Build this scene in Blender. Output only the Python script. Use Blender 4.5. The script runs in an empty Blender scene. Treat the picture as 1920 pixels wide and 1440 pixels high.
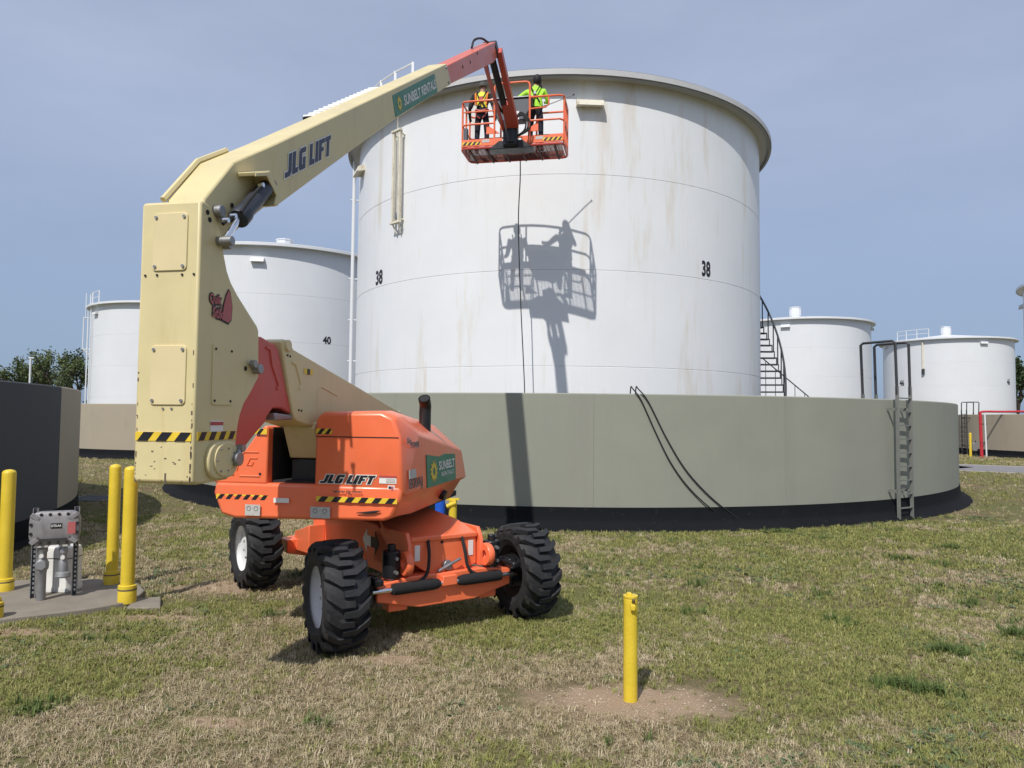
import bpy, bmesh, math, random
import numpy as np
from mathutils import Matrix, Vector
R_ = math.radians
random.seed(7); rng = np.random.default_rng(7)
SC = bpy.context.scene
COL = SC.collection

# ------------------------------------------------------------------ camera, sky, sun, exposure
CAM_F, CAM_H = 1330.0, 2.12                      # focal length in photo pixels (1920 wide), lens height in metres
PITCH, ROLL = math.atan(63/CAM_F), R_(.545)
cd = bpy.data.cameras.new('camera'); cam = bpy.data.objects.new('camera', cd); COL.objects.link(cam)
cd.sensor_fit = 'HORIZONTAL'; cd.sensor_width = 36; cd.lens = 36*CAM_F/1920
cd.clip_start = .05; cd.clip_end = 3000
cam.matrix_world = Matrix.Translation((0, 0, CAM_H)) @ Matrix.Rotation(R_(90)+PITCH, 4, 'X') @ Matrix.Rotation(ROLL, 4, 'Z')
SC.camera = cam
SUN_AZ, SUN_EL = R_(21), R_(50)                  # the light travels 21 degrees right of straight ahead
L = Vector((math.sin(SUN_AZ)*math.cos(SUN_EL), math.cos(SUN_AZ)*math.cos(SUN_EL), -math.sin(SUN_EL)))
sd = bpy.data.lights.new('sun', 'SUN'); sun = bpy.data.objects.new('sun', sd); COL.objects.link(sun)
sd.energy = 3.9; sd.angle = R_(.53); sd.color = (1, .965, .905)
sun.rotation_euler = L.to_track_quat('-Z', 'Y').to_euler(); sun.location = (-10, -20, 40)
world = bpy.data.worlds.new('World'); SC.world = world; world.use_nodes = True
wn, wl = world.node_tree.nodes, world.node_tree.links
wn.clear()
sky = wn.new('ShaderNodeTexSky'); sky.sky_type = 'NISHITA'; sky.sun_disc = False
sky.sun_elevation = SUN_EL; sky.sun_rotation = SUN_AZ + math.pi
sky.air_density = 1.0; sky.dust_density = 1.6; sky.ozone_density = 2.2
geo = wn.new('ShaderNodeTexCoord')
mp = wn.new('ShaderNodeMapping'); mp.inputs['Scale'].default_value = (1.0, 1.0, 3.2); mp.inputs['Rotation'].default_value = (.2, .35, .5)
nz = wn.new('ShaderNodeTexNoise'); nz.inputs['Scale'].default_value = 1.7; nz.inputs['Detail'].default_value = 6; nz.inputs['Roughness'].default_value = .55
rp = wn.new('ShaderNodeMapRange'); rp.inputs[1].default_value = .36; rp.inputs[2].default_value = .72; rp.inputs[3].default_value = .66; rp.inputs[4].default_value = .92
mx = wn.new('ShaderNodeMix'); mx.data_type = 'RGBA'; 
bg = wn.new('ShaderNodeBackground'); bg.inputs[1].default_value = .098
sep = wn.new('ShaderNodeSeparateXYZ'); el = wn.new('ShaderNodeMapRange'); el.inputs[1].default_value = 0; el.inputs[2].default_value = .42
veil = wn.new('ShaderNodeMix'); veil.data_type = 'RGBA'; veil.inputs[6].default_value = (2.75, 3.95, 6.0, 1); veil.inputs[7].default_value = (4.9, 5.65, 7.6, 1)   # thin cirrus veil, bluer low down
wo = wn.new('ShaderNodeOutputWorld')
wl.new(geo.outputs['Generated'], sep.inputs[0]); wl.new(sep.outputs[2], el.inputs[0]); wl.new(el.outputs[0], veil.inputs[0]); wl.new(veil.outputs[2], mx.inputs[7])
wl.new(geo.outputs['Generated'], mp.inputs[0]); wl.new(mp.outputs[0], nz.inputs['Vector']); wl.new(nz.outputs[0], rp.inputs[0])
wl.new(rp.outputs[0], mx.inputs[0]); wl.new(sky.outputs[0], mx.inputs[6]); wl.new(mx.outputs[2], bg.inputs[0]); wl.new(bg.outputs[0], wo.inputs[0])
SC.view_settings.view_transform = 'Standard'; SC.view_settings.look = 'None'
SC.view_settings.exposure = 0; SC.view_settings.gamma = 1; SC.view_settings.use_curve_mapping = False
SC.cycles.max_bounces = 6; SC.cycles.use_denoising = True

# ------------------------------------------------------------------ photo pixel -> place
O = np.array([0, 0, CAM_H])
def ray(x, y):
    u = (x-960)/CAM_F; v = (720-y)/CAM_F
    u2 = u*math.cos(ROLL)-v*math.sin(ROLL); v2 = v*math.cos(ROLL)+u*math.sin(ROLL)
    return np.array([u2, math.cos(PITCH)-v2*math.sin(PITCH), math.sin(PITCH)+v2*math.cos(PITCH)])
def G(x, y, z=0):                                # on a level at height z
    d = ray(x, y); return O+d*(z-CAM_H)/d[2]
def YD(x, y, Y):                                 # on the upright plane at distance Y
    d = ray(x, y); return O+d*Y/d[1]
def PL(x, y, pt, n):
    d = ray(x, y); n = np.array(n); return O+d*np.dot(np.array(pt)-O, n)/np.dot(d, n)
def CY(x, y, c, r):                              # on the near side of an upright cylinder
    d = ray(x, y); o = O[:2]-np.array(c[:2]); dd = d[:2]
    A = dd@dd; B = 2*o@dd; Cc = o@o-r*r; D = max(B*B-4*A*Cc, 0)
    return O+d*((-B-math.sqrt(D))/(2*A))

# ------------------------------------------------------------------ materials
MATS = {}
def mat(name, col, rough=.5, metal=0, var=.12, scale=4, bump=0, bscale=60, stain=None, samt=.3, sscale=(6, 6, .5), sth=(.55, .75), spec=.5, coat=0, speck=None, pos=False):
    m = bpy.data.materials.new(name); m.use_nodes = True; n, l = m.node_tree.nodes, m.node_tree.links
    b = n['Principled BSDF']; b.inputs['Roughness'].default_value = rough; b.inputs['Metallic'].default_value = metal
    b.inputs['Specular IOR Level'].default_value = spec
    if coat: b.inputs['Coat Weight'].default_value = coat; b.inputs['Coat Roughness'].default_value = .15
    tc = n.new('ShaderNodeTexCoord'); co = n.new('ShaderNodeNewGeometry').outputs['Position'] if pos else tc.outputs['Object']
    nz = n.new('ShaderNodeTexNoise'); nz.inputs['Scale'].default_value = scale; nz.inputs['Detail'].default_value = 6; nz.inputs['Roughness'].default_value = .65
    l.new(co, nz.inputs['Vector'])
    mr = n.new('ShaderNodeMapRange'); mr.inputs[1].default_value = .25; mr.inputs[2].default_value = .75
    mr.inputs[3].default_value = 1-var; mr.inputs[4].default_value = 1+var
    l.new(nz.outputs[0], mr.inputs[0])
    mul = n.new('ShaderNodeMix'); mul.data_type = 'RGBA'; mul.blend_type = 'MULTIPLY'; mul.inputs[0].default_value = 1
    mul.inputs[6].default_value = (*col, 1); l.new(mr.outputs[0], mul.inputs[7])
    out = mul.outputs[2]
    for (sc_, sa_, ss_, st_) in ([(stain, samt, sscale, sth)] if stain else []) + ([speck] if speck else []):
        mp = n.new('ShaderNodeMapping'); mp.inputs['Scale'].default_value = ss_; mp.inputs['Location'].default_value = (3.1, 7.7, 1.3)
        n2 = n.new('ShaderNodeTexNoise'); n2.inputs['Scale'].default_value = 1; n2.inputs['Detail'].default_value = 5; n2.inputs['Roughness'].default_value = .7
        l.new(co, mp.inputs[0]); l.new(mp.outputs[0], n2.inputs['Vector'])
        r2 = n.new('ShaderNodeMapRange'); r2.inputs[1].default_value = st_[0]; r2.inputs[2].default_value = st_[1]; r2.inputs[4].default_value = sa_
        l.new(n2.outputs[0], r2.inputs[0])
        m2 = n.new('ShaderNodeMix'); m2.data_type = 'RGBA'; m2.inputs[7].default_value = (*sc_, 1)
        l.new(r2.outputs[0], m2.inputs[0]); l.new(out, m2.inputs[6]); out = m2.outputs[2]
    l.new(out, b.inputs['Base Color'])
    rr = n.new('ShaderNodeMapRange'); rr.inputs[1].default_value = .3; rr.inputs[2].default_value = .7
    rr.inputs[3].default_value = max(rough-.08, .05); rr.inputs[4].default_value = min(rough+.1, 1)
    l.new(nz.outputs[0], rr.inputs[0]); l.new(rr.outputs[0], b.inputs['Roughness'])
    if bump:
        n3 = n.new('ShaderNodeTexNoise'); n3.inputs['Scale'].default_value = bscale; n3.inputs['Detail'].default_value = 4
        l.new(co, n3.inputs['Vector'])
        bm = n.new('ShaderNodeBump'); bm.inputs['Strength'].default_value = bump; bm.inputs['Distance'].default_value = .01
        l.new(n3.outputs[0], bm.inputs['Height']); l.new(bm.outputs[0], b.inputs['Normal'])
    MATS[name] = m; return m
RUST = (.30, .12, .035)
mat('tank_white', (.77, .78, .79), .42, var=.035, scale=.5, stain=(.56, .43, .24), samt=.6, sscale=(1.3, 1.3, .16), sth=(.54, .77), speck=((.60, .56, .48), .28, (7, 7, .35), (.56, .8)), pos=True)
mat('far_white', (.70, .715, .735), .45, var=.03, scale=.4, speck=((.6, .58, .52), .25, (3, 3, .2), (.55, .85)), pos=True)
mat('rim_grey', (.32, .32, .32), .6, var=.1)
mat('lip_grey', (.50, .50, .50), .5, var=.06, scale=2, pos=True)
mat('rusty_white', (.72, .68, .56), .6, var=.1, scale=5, stain=RUST, samt=.75, sscale=(9, 9, 2), sth=(.52, .72))
mat('wall_grey', (.272, .276, .226), .8, var=.06, scale=.8, bump=.12, bscale=45, stain=(.24, .235, .2), samt=.5, sscale=(2.2, 2.2, .12), sth=(.5, .78), speck=((.17, .14, .1), .5, (3, 3, .5), (.70, .82)), pos=True)
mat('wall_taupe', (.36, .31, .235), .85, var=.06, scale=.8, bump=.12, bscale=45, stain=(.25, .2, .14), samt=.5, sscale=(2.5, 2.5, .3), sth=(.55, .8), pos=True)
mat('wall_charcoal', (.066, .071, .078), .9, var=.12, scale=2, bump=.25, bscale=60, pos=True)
mat('band_black', (.008, .009, .011), .85, spec=.15, var=.3, scale=3, bump=.2, bscale=25, speck=((.10, .09, .07), .5, (8, 8, 8), (.62, .8)))
mat('cream', (.67, .565, .30), .5, var=.07, scale=2.5, stain=(.50, .36, .13), samt=.45, sscale=(7, 7, .5), sth=(.56, .8), speck=((.10, .05, .02), .9, (22, 22, 22), (.745, .77)), coat=.15)
mat('cream_panel', (.70, .585, .33), .5, var=.04, scale=3, coat=.1)
mat('orange', (.90, .18, .07), .36, var=.06, scale=3, stain=(.82, .25, .14), samt=.4, sscale=(2, 2, 1), sth=(.45, .8), coat=.25, speck=((.12, .04, .02), .7, (18, 18, 18), (.72, .76)))
mat('orange_faded', (.66, .13, .065), .42, var=.08, scale=3, stain=(.60, .20, .13), samt=.45, sscale=(5, 5, 1), sth=(.5, .8), coat=.2)
mat('dark_red', (.58, .085, .065), .45, var=.08, scale=3, coat=.15)
mat('underside', (.085, .028, .024), .7, var=.3, scale=6)
mat('black_paint', (.012, .012, .014), .38, var=.2, scale=8)
mat('black_matte', (.016, .016, .017), .8, var=.3, scale=10)
mat('foam', (.013, .013, .014), .95, var=.4, scale=30, bump=.6, bscale=90)
mat('rubber', (.020, .020, .022), .72, var=.35, scale=7, bump=.35, bscale=40, stain=(.10, .085, .07), samt=.45, sscale=(7, 7, 7), sth=(.58, .8))
mat('rim_white', (.72, .72, .72), .4, var=.12, scale=6, stain=(.22, .18, .13), samt=.5, sscale=(9, 9, 9), sth=(.55, .8))
mat('rim_brown', (.13, .10, .075), .8, var=.3, scale=9)
mat('chrome', (.75, .77, .8), .15, metal=1, var=.03)
mat('steel', (.32, .32, .33), .45, metal=.8, var=.2, scale=14)
mat('cyl_blue', (.030, .035, .05), .4, var=.2, scale=6)
mat('yellow', (.72, .525, .04), .42, var=.08, scale=5, bump=.25, bscale=35, speck=((.22, .13, .03), .8, (14, 14, 14), (.68, .74)))
mat('blue_paint', (.015, .10, .55), .4, var=.1)
mat('red_paint', (.5, .03, .045), .4, var=.1)
mat('galv', (.33, .335, .345), .5, metal=.55, var=.15, scale=9)
mat('galv_dark', (.045, .045, .05), .5, var=.2, scale=9)
mat('box_grey', (.27, .26, .265), .55, metal=.25, var=.2, scale=7, bump=.2, bscale=50, stain=(.15, .13, .14), samt=.6, sscale=(18, 18, 2), sth=(.5, .75))
mat('cab_white', (.74, .73, .69), .45, var=.06, scale=6)
mat('concrete', (.235, .205, .165), .9, var=.2, scale=3, bump=.5, bscale=70, speck=((.14, .12, .1), .7, (60, 60, 60), (.55, .75)))
mat('asphalt', (.21, .20, .20), .9, var=.15, scale=2, bump=.3, bscale=50)
mat('gravel', (.34, .31, .26), .95, var=.25, scale=20, bump=.5, bscale=60)
mat('ladder_grey', (.175, .178, .165), .55, var=.12, scale=5)
mat('stair_dark', (.035, .037, .042), .55, var=.15)
mat('decal_white', (.78, .77, .73), .45, var=.05, scale=20)
mat('decal_grey', (.5, .49, .46), .5, var=.25, scale=60)
mat('decal_black', (.012, .012, .016), .45, var=.1)
mat('decal_blue', (.022, .03, .075), .45, var=.1)
mat('decal_green', (.022, .20, .115), .4, var=.06)
mat('decal_gold', (.72, .52, .04), .45, var=.06)
mat('decal_yellow', (.80, .55, .04), .45, var=.1, scale=15)
mat('decal_red', (.45, .07, .06), .5, var=.2, scale=30)
mat('decal_pink', (.46, .12, .12), .55, var=.15, scale=30)
mat('navy', (.012, .013, .024), .85, var=.3, scale=12, bump=.4, bscale=30)
mat('hivis', (.42, .86, .05), .7, var=.08, scale=12, bump=.3, bscale=25)
mat('hivis_yellow', (.80, .74, .06), .7, var=.08, scale=12, bump=.3, bscale=25)
mat('hivis_orange', (.85, .22, .02), .6, var=.05)
mat('black_cloth', (.014, .014, .015), .85, var=.3, scale=14, bump=.3, bscale=30)
mat('skin', (.42, .23, .15), .55, var=.08)
mat('hair', (.012, .009, .007), .7, var=.3, scale=40)
mat('cap', (.075, .07, .065), .75, var=.3, scale=30)
mat('slate', (.085, .095, .11), .5, var=.12)
mat('bark', (.07, .055, .04), .9, var=.3, scale=3)
mat('leaf', (.085, .115, .035), .7, var=.4, scale=.7)
mat('leaf_dark', (.045, .075, .022), .7, var=.4, scale=.7)

# ------------------------------------------------------------------ mesh building
WM = {}                                          # world matrix of everything built here
class MB:
    def __init__(s): s.v = []; s.f = []; s.m = []; s.mi = 0
    def add(s, vs, fs):
        k = len(s.v); s.v += [tuple(map(float, q)) for q in vs]; s.f += [[k+i for i in f] for f in fs]; s.m += [s.mi]*len(fs); return s
    def box(s, c, size, ex=(1, 0, 0), ey=(0, 1, 0), ez=None):
        c, ex, ey = np.array(c, float), np.array(ex, float), np.array(ey, float); ez = np.cross(ex, ey) if ez is None else np.array(ez, float)
        h = np.array(size)/2
        vs = [c+ex*a*h[0]+ey*b*h[1]+ez*d*h[2] for d in (-1, 1) for (a, b) in ((-1, -1), (1, -1), (1, 1), (-1, 1))]
        return s.add(vs, [(3, 2, 1, 0), (4, 5, 6, 7), (0, 1, 5, 4), (1, 2, 6, 5), (2, 3, 7, 6), (3, 0, 4, 7)])
    def prism(s, a, b):                          # two rings of equal length
        n = len(a); return s.add(list(a)+list(b), [list(range(n))[::-1], list(range(n, 2*n))]+[(i, (i+1) % n, n+(i+1) % n, n+i) for i in range(n)])
    def loft(s, rings, cap=True, closed=True):
        n = len(rings[0]); vs = [q for r in rings for q in r]; fs = []
        for k in range(len(rings)-1):
            for i in range(n if closed else n-1):
                j = (i+1) % n; fs.append((k*n+i, k*n+j, (k+1)*n+j, (k+1)*n+i))
        if cap: fs += [list(range(n))[::-1], [len(vs)-n+i for i in range(n)]]
        return s.add(vs, fs)
    def cyl(s, p, q, r0, r1=None, n=16, cap=True):
        p, q = Vector(p), Vector(q); r1 = r0 if r1 is None else r1; d = (q-p).normalized()
        a = d.orthogonal().normalized(); b = d.cross(a)
        ring = lambda c, r: [c+(a*math.cos(2*math.pi*i/n)+b*math.sin(2*math.pi*i/n))*r for i in range(n)]
        return s.loft([ring(p, r0), ring(q, r1)], cap)
    def tube(s, pts, r, n=8, cap=True):
        P = [Vector(q) for q in pts]; rings = []; a = None
        for i, c in enumerate(P):
            d = (P[min(i+1, len(P)-1)]-P[max(i-1, 0)]).normalized()
            a = d.orthogonal().normalized() if a is None else (a-d*a.dot(d)).normalized()
            b = d.cross(a); rr = r[i] if hasattr(r, '__len__') else r
            rings.append([c+(a*math.cos(2*math.pi*k/n)+b*math.sin(2*math.pi*k/n))*rr for k in range(n)])
        return s.loft(rings, cap)
    def lathe(s, prof, n=96, c=(0, 0, 0), a0=0, a1=2*math.pi):     # profile of (r, z) about an upright axis
        full = abs(a1-a0-2*math.pi) < 1e-6; m = n if full else n+1
        vs = []; fs = []
        for i in range(m):
            t = a0+(a1-a0)*i/n
            vs += [(c[0]+r*math.cos(t), c[1]+r*math.sin(t), c[2]+z) for r, z in prof]
        k = len(prof)
        for i in range(n):
            j = (i+1) % m
            fs += [(i*k+q, j*k+q, j*k+q+1, i*k+q+1) for q in range(k-1)]
        return s.add(vs, fs)
    def build(s, name, m, parent=None, smooth=False, bevel=0, local=False, seg=2, ang=35):
        me = bpy.data.meshes.new(name)
        v = np.array(s.v, float)
        W = WM[parent] if parent is not None else Matrix()
        if local: Wv = v
        else:
            Wi = np.array(W.inverted()); Wv = v@Wi[:3, :3].T+Wi[:3, 3]
        c = (Wv.min(0)+Wv.max(0))/2
        me.from_pydata((Wv-c).tolist(), [], s.f)
        ms = m if isinstance(m, (list, tuple)) else [m]
        for q in ms: me.materials.append(MATS[q])
        if len(ms) > 1: me.polygons.foreach_set('material_index', s.m)
        bm = bmesh.new(); bm.from_mesh(me); bmesh.ops.recalc_face_normals(bm, faces=bm.faces); bm.to_mesh(me); bm.free()
        o = bpy.data.objects.new(name, me); COL.objects.link(o)
        o.parent = parent; o.location = c; WM[o] = W @ Matrix.Translation(c)
        if bevel:
            b = o.modifiers.new('bevel', 'BEVEL'); b.width = bevel; b.segments = seg; b.limit_method = 'ANGLE'; b.angle_limit = R_(40); b.harden_normals = False
        if smooth or bevel:
            me.shade_smooth()
            if hasattr(me, 'set_sharp_from_angle'): me.set_sharp_from_angle(angle=R_(ang))
        return o
def tag(o, label=None, cat=None, group=None, kind=None):
    for k, q in (('label', label), ('category', cat), ('group', group), ('kind', kind)):
        if q: o[k] = q
    return o
def thing(name, loc, label, cat, group=None, rz=0):
    o = bpy.data.objects.new(name, None); COL.objects.link(o); o.empty_display_size = .2
    o.location = loc; o.rotation_euler = (0, 0, rz); WM[o] = Matrix.Translation(loc) @ Matrix.Rotation(rz, 4, 'Z')
    return tag(o, label, cat, group)
def smoothpath(pts, k=6):                        # Catmull-Rom
    P = [np.array(q, float) for q in pts]; P = [2*P[0]-P[1]]+P+[2*P[-1]-P[-2]]; out = []
    for i in range(1, len(P)-2):
        for j in range(k):
            t = j/k; a, b, c, d = P[i-1:i+3]
            out.append(.5*((2*b)+(c-a)*t+(2*a-5*b+4*c-d)*t*t+(3*b-a-3*c+d)*t**3))
    return out+[P[-2]]
def text_mesh(s, bold=0, shear=0, res=3):        # unit box (0..1, 0..1) triangles of a word
    cu = bpy.data.curves.new('t', 'FONT'); cu.body = s; cu.offset = bold; cu.shear = shear; cu.resolution_u = res; cu.fill_mode = 'FRONT'
    o = bpy.data.objects.new('t', cu); me = bpy.data.meshes.new_from_object(o)
    v = np.array([q.co[:2] for q in me.vertices]); f = [list(p.vertices) for p in me.polygons]
    bpy.data.objects.remove(o); bpy.data.curves.remove(cu); bpy.data.meshes.remove(me)
    return v, f
def put_text(name, s, m, parent, corner, ex, ey, w, h, bold=.02, shear=0, outline=None, om='decal_white', lift=.004, bend=None):
    """lettering as a thin sheet; corner = lower left, ex / ey run along and up the surface"""
    ex, ey = np.array(ex, float), np.array(ey, float); nn = np.cross(ex, ey); corner = np.array(corner, float)
    v0, f0 = text_mesh(s, bold, shear); lo, hi = v0.min(0), v0.max(0)
    obs = []
    for k, (mm, bd) in enumerate(([(om, outline)] if outline else [])+[(m, bold)]):
        v, f = text_mesh(s, bd, shear); q = (v-lo)/(hi-lo)*np.array([w, h])
        P = [corner+ex*a+ey*b+nn*lift*(1+.6*k) for a, b in q] if bend is None else [bend(a, b, lift*(1+.6*k)) for a, b in q]
        mb = MB(); mb.add(P, f); me = mb
        o = me.build(name if mm == m else 'lettering_outline', mm, parent)
        bm = bmesh.new(); bm.from_mesh(o.data)    # keep every glyph facing out
        for fc in bm.faces:
            if bend is None and fc.normal.dot(Vector(nn)) < 0: fc.normal_flip()
        bm.to_mesh(o.data); bm.free(); obs.append(o)
    return obs[-1]
class FR:                                        # a frame: origin and three axes
    def __init__(s, o, ex, ey, ez=(0, 0, 1)): s.o, s.x, s.y, s.z = (np.array(q, float) for q in (o, ex, ey, ez))
    def __call__(s, a, b, c): return s.o+s.x*a+s.y*b+s.z*c
def slab(mb, fr, poly, x0, x1, ax='x'):          # outline (y,z) pushed along x, or (x,z) along y, or (x,y) along z
    f = {'x': lambda k, q: fr(k, q[0], q[1]), 'y': lambda k, q: fr(q[0], k, q[1]), 'z': lambda k, q: fr(q[0], q[1], k)}[ax]
    return mb.prism([f(x0, q) for q in poly], [f(x1, q) for q in poly])
def rrect(x0, z0, x1, z1, r, n=4):
    out = []
    for cx, cz, a in ((x1-r, z1-r, 0), (x0+r, z1-r, 90), (x0+r, z0+r, 180), (x1-r, z0+r, 270)):
        out += [(cx+r*math.cos(R_(a+90*i/n)), cz+r*math.sin(R_(a+90*i/n))) for i in range(n+1)]
    return out

# ------------------------------------------------------------------ the ground
WALL38 = (1.57, 26.2); RW = 12.62                # containment ring round the big tank
WALLN = (-20.3, 8.58)                            # ring of the neighbour at the left edge
DIRT = [(.93, 5.42, .74, .36), (-3.5, 8.85, .55, .35), (-3.75, 7.5, .5, .14), (-4.7, 6.95, .7, .12), (-2.0, 5.0, .32, .10), (-1.0, 6.3, .35, .14)]
gm = bpy.data.materials.new('ground_soil'); gm.use_nodes = True; MATS['ground'] = gm
n, l = gm.node_tree.nodes, gm.node_tree.links; b = n['Principled BSDF']; b.inputs['Roughness'].default_value = .95; b.inputs['Specular IOR Level'].default_value = .15
tc = n.new('ShaderNodeTexCoord')
def nnoise(scale, detail=5, rough=.6, loc=(0, 0, 0)):
    mp = n.new('ShaderNodeMapping'); mp.inputs['Location'].default_value = loc; l.new(tc.outputs['Object'], mp.inputs[0])
    q = n.new('ShaderNodeTexNoise'); q.inputs['Scale'].default_value = scale; q.inputs['Detail'].default_value = detail; q.inputs['Roughness'].default_value = rough
    l.new(mp.outputs[0], q.inputs['Vector']); return q.outputs[0]
def nrange(v, a, b_, c=0, d=1):
    q = n.new('ShaderNodeMapRange'); q.inputs[1].default_value = a; q.inputs[2].default_value = b_; q.inputs[3].default_value = c; q.inputs[4].default_value = d; l.new(v, q.inputs[0]); return q.outputs[0]
def nmix(f, a, b_):
    q = n.new('ShaderNodeMix'); q.data_type = 'RGBA'; l.new(f, q.inputs[0])
    for i, v in ((6, a), (7, b_)):
        if isinstance(v, tuple): q.inputs[i].default_value = (*v, 1)
        else: l.new(v, q.inputs[i])
    return q.outputs[2]
def nmath(op, a, b_):
    q = n.new('ShaderNodeMath'); q.operation = op
    for i, v in enumerate((a, b_)):
        if isinstance(v, (int, float)): q.inputs[i].default_value = v
        else: l.new(v, q.inputs[i])
    return q.outputs[0]
fine, mid, big = nnoise(55, 4, .7), nnoise(6, 6, .7, (4, 2, 0)), nnoise(.55, 5, .6, (9, 1, 0))
col = nmix(nrange(fine, .3, .7), (.095, .07, .04), (.27, .205, .125))
green = nmix(nrange(fine, .3, .7), (.065, .075, .025), (.20, .205, .075))
gsel = nrange(nmath('ADD', nmath('MULTIPLY', mid, .5), nmath('MULTIPLY', big, .6)), .44, .66)
col = nmix(gsel, col, green)
soil = nmix(nrange(nnoise(90, 3, .7), .35, .7), (.28, .19, .12), (.50, .38, .265))
wob = nnoise(3.5, 5, .65, (2, 8, 0)); mask = None
for (dx, dy, rx, ry) in DIRT:
    mp = n.new('ShaderNodeMapping'); mp.vector_type = 'POINT'; mp.inputs['Scale'].default_value = (1/rx, 1/ry, 0); mp.inputs['Location'].default_value = (-dx/rx, -dy/ry, 0)
    l.new(tc.outputs['Object'], mp.inputs[0]); q = n.new('ShaderNodeVectorMath'); q.operation = 'LENGTH'; l.new(mp.outputs[0], q.inputs[0])
    e = nrange(nmath('ADD', q.outputs['Value'], nmath('MULTIPLY', wob, 1.5)), 1.45, 1.95, 1, 0)
    mask = e if mask is None else nmath('MAXIMUM', mask, e)
l.new(nmix(mask, col, soil), b.inputs['Base Color'])
bp = n.new('ShaderNodeBump'); bp.inputs['Strength'].default_value = .7; bp.inputs['Distance'].default_value = .025
l.new(nmath('ADD', fine, nmath('MULTIPLY', mid, 1.2)), bp.inputs['Height']); l.new(bp.outputs[0], b.inputs['Normal'])
tag(MB().add([(-1200, -1200, 0), (1200, -1200, 0), (1200, 1200, 0), (-1200, 1200, 0)], [(0, 1, 2, 3)]).build('ground', 'ground'), kind='structure')

def strip(path, half, z):
    vs = []; P = smoothpath([(*q, 0) for q in path], 5)
    for i, c in enumerate(P):
        d = P[min(i+1, len(P)-1)]-P[max(i-1, 0)]; d /= np.linalg.norm(d); nrm = np.array([-d[1], d[0], 0])
        vs += [c+nrm*half+(0, 0, z), c-nrm*half+(0, 0, z)]
    return MB().add(vs, [(2*i, 2*i+1, 2*i+3, 2*i+2) for i in range(len(P)-1)])
RP0, RP1 = G(1815, 877), G(1920, 881)
rd = (RP1-RP0)/np.linalg.norm(RP1-RP0)
path = [(RP0+rd*60)[:2], (RP0+rd*40)[:2], (RP0+rd*20)[:2], RP0[:2]]; a0_ = math.atan2(-rd[1], -rd[0]); q_ = RP0[:2].copy()
for i in range(9): a0_ -= R_(8); q_ = q_+np.array([math.cos(a0_), math.sin(a0_)])*2.2; path.append(q_.copy())
for i in range(4): q_ = q_+np.array([math.cos(a0_), math.sin(a0_)])*18; path.append(q_.copy())
tag(strip(path, 3.0, .008).build('road_shoulder', 'gravel'), kind='structure')
tag(strip(path, 2.3, .014).build('road', 'asphalt'), kind='structure')

# ------------------------------------------------------------------ containment rings
def ring_wall(name, c, label, face, panels=20, H=2.6, start=0, arc=None, tints=None, RW=12.62, fl=1):
    t = thing('containment_wall', (c[0], c[1], 0), label, 'wall', 'ring walls round the storage tanks')
    for k in range(panels):
        a0 = start+2*math.pi*k/panels; a1 = a0+2*math.pi/panels
        if arc and not arc((a0+a1)/2): continue
        e = .0001
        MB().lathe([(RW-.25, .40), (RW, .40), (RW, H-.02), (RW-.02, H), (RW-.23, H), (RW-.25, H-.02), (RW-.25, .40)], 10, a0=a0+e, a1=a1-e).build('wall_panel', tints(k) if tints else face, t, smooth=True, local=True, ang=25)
    pf = [(RW-.28, .43), (RW+.02, .43), (RW+.03, .20), (RW+.07*fl, .12), (RW+.03+.19*fl, .06), (RW+.03+.27*fl, 0), (RW-.28, 0), (RW-.28, .43)]
    if arc is None: MB().lathe(pf, 120).build('base_band', 'band_black', t, smooth=True, local=True, ang=50)
    else:
        ks = [start+2*math.pi*k/panels for k in range(panels) if arc(start+2*math.pi*(k+.5)/panels)]
        for a0 in ks: MB().lathe(pf, 10, a0=a0, a1=a0+2*math.pi/panels).build('base_band', 'band_black', t, smooth=True, local=True, ang=50)
    return t
q = CY(1113, 850, WALL38, RW); st = math.atan2(q[1]-WALL38[1], q[0]-WALL38[0])
ring_wall('w', WALL38, 'long grey-green concrete ring wall with black base in the middle, round the big tank', 'wall_grey', start=st)
q = CY(111, 850, WALLN, 12.9); st = math.atan2(q[1]-WALLN[1], q[0]-WALLN[0])
ring_wall('w', WALLN, 'dark charcoal ring wall in shade at the left edge behind the junction box', 'wall_charcoal', start=st, tints=lambda k: 'wall_charcoal' if k >= 10 else 'wall_taupe', RW=12.9, fl=.15)  # taupe panels put the light on the wall's right end into the colour
T40 = (-14.9, 45.6)
ring_wall('w', T40, 'distant tan ring wall with black base below the left white tanks', 'wall_taupe', start=.1)
WALLR = (41.9, 45.6)
ring_wall('w', WALLR, 'distant taupe ring wall at the right edge with the red pipe over it', 'wall_taupe', start=.05)

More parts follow.
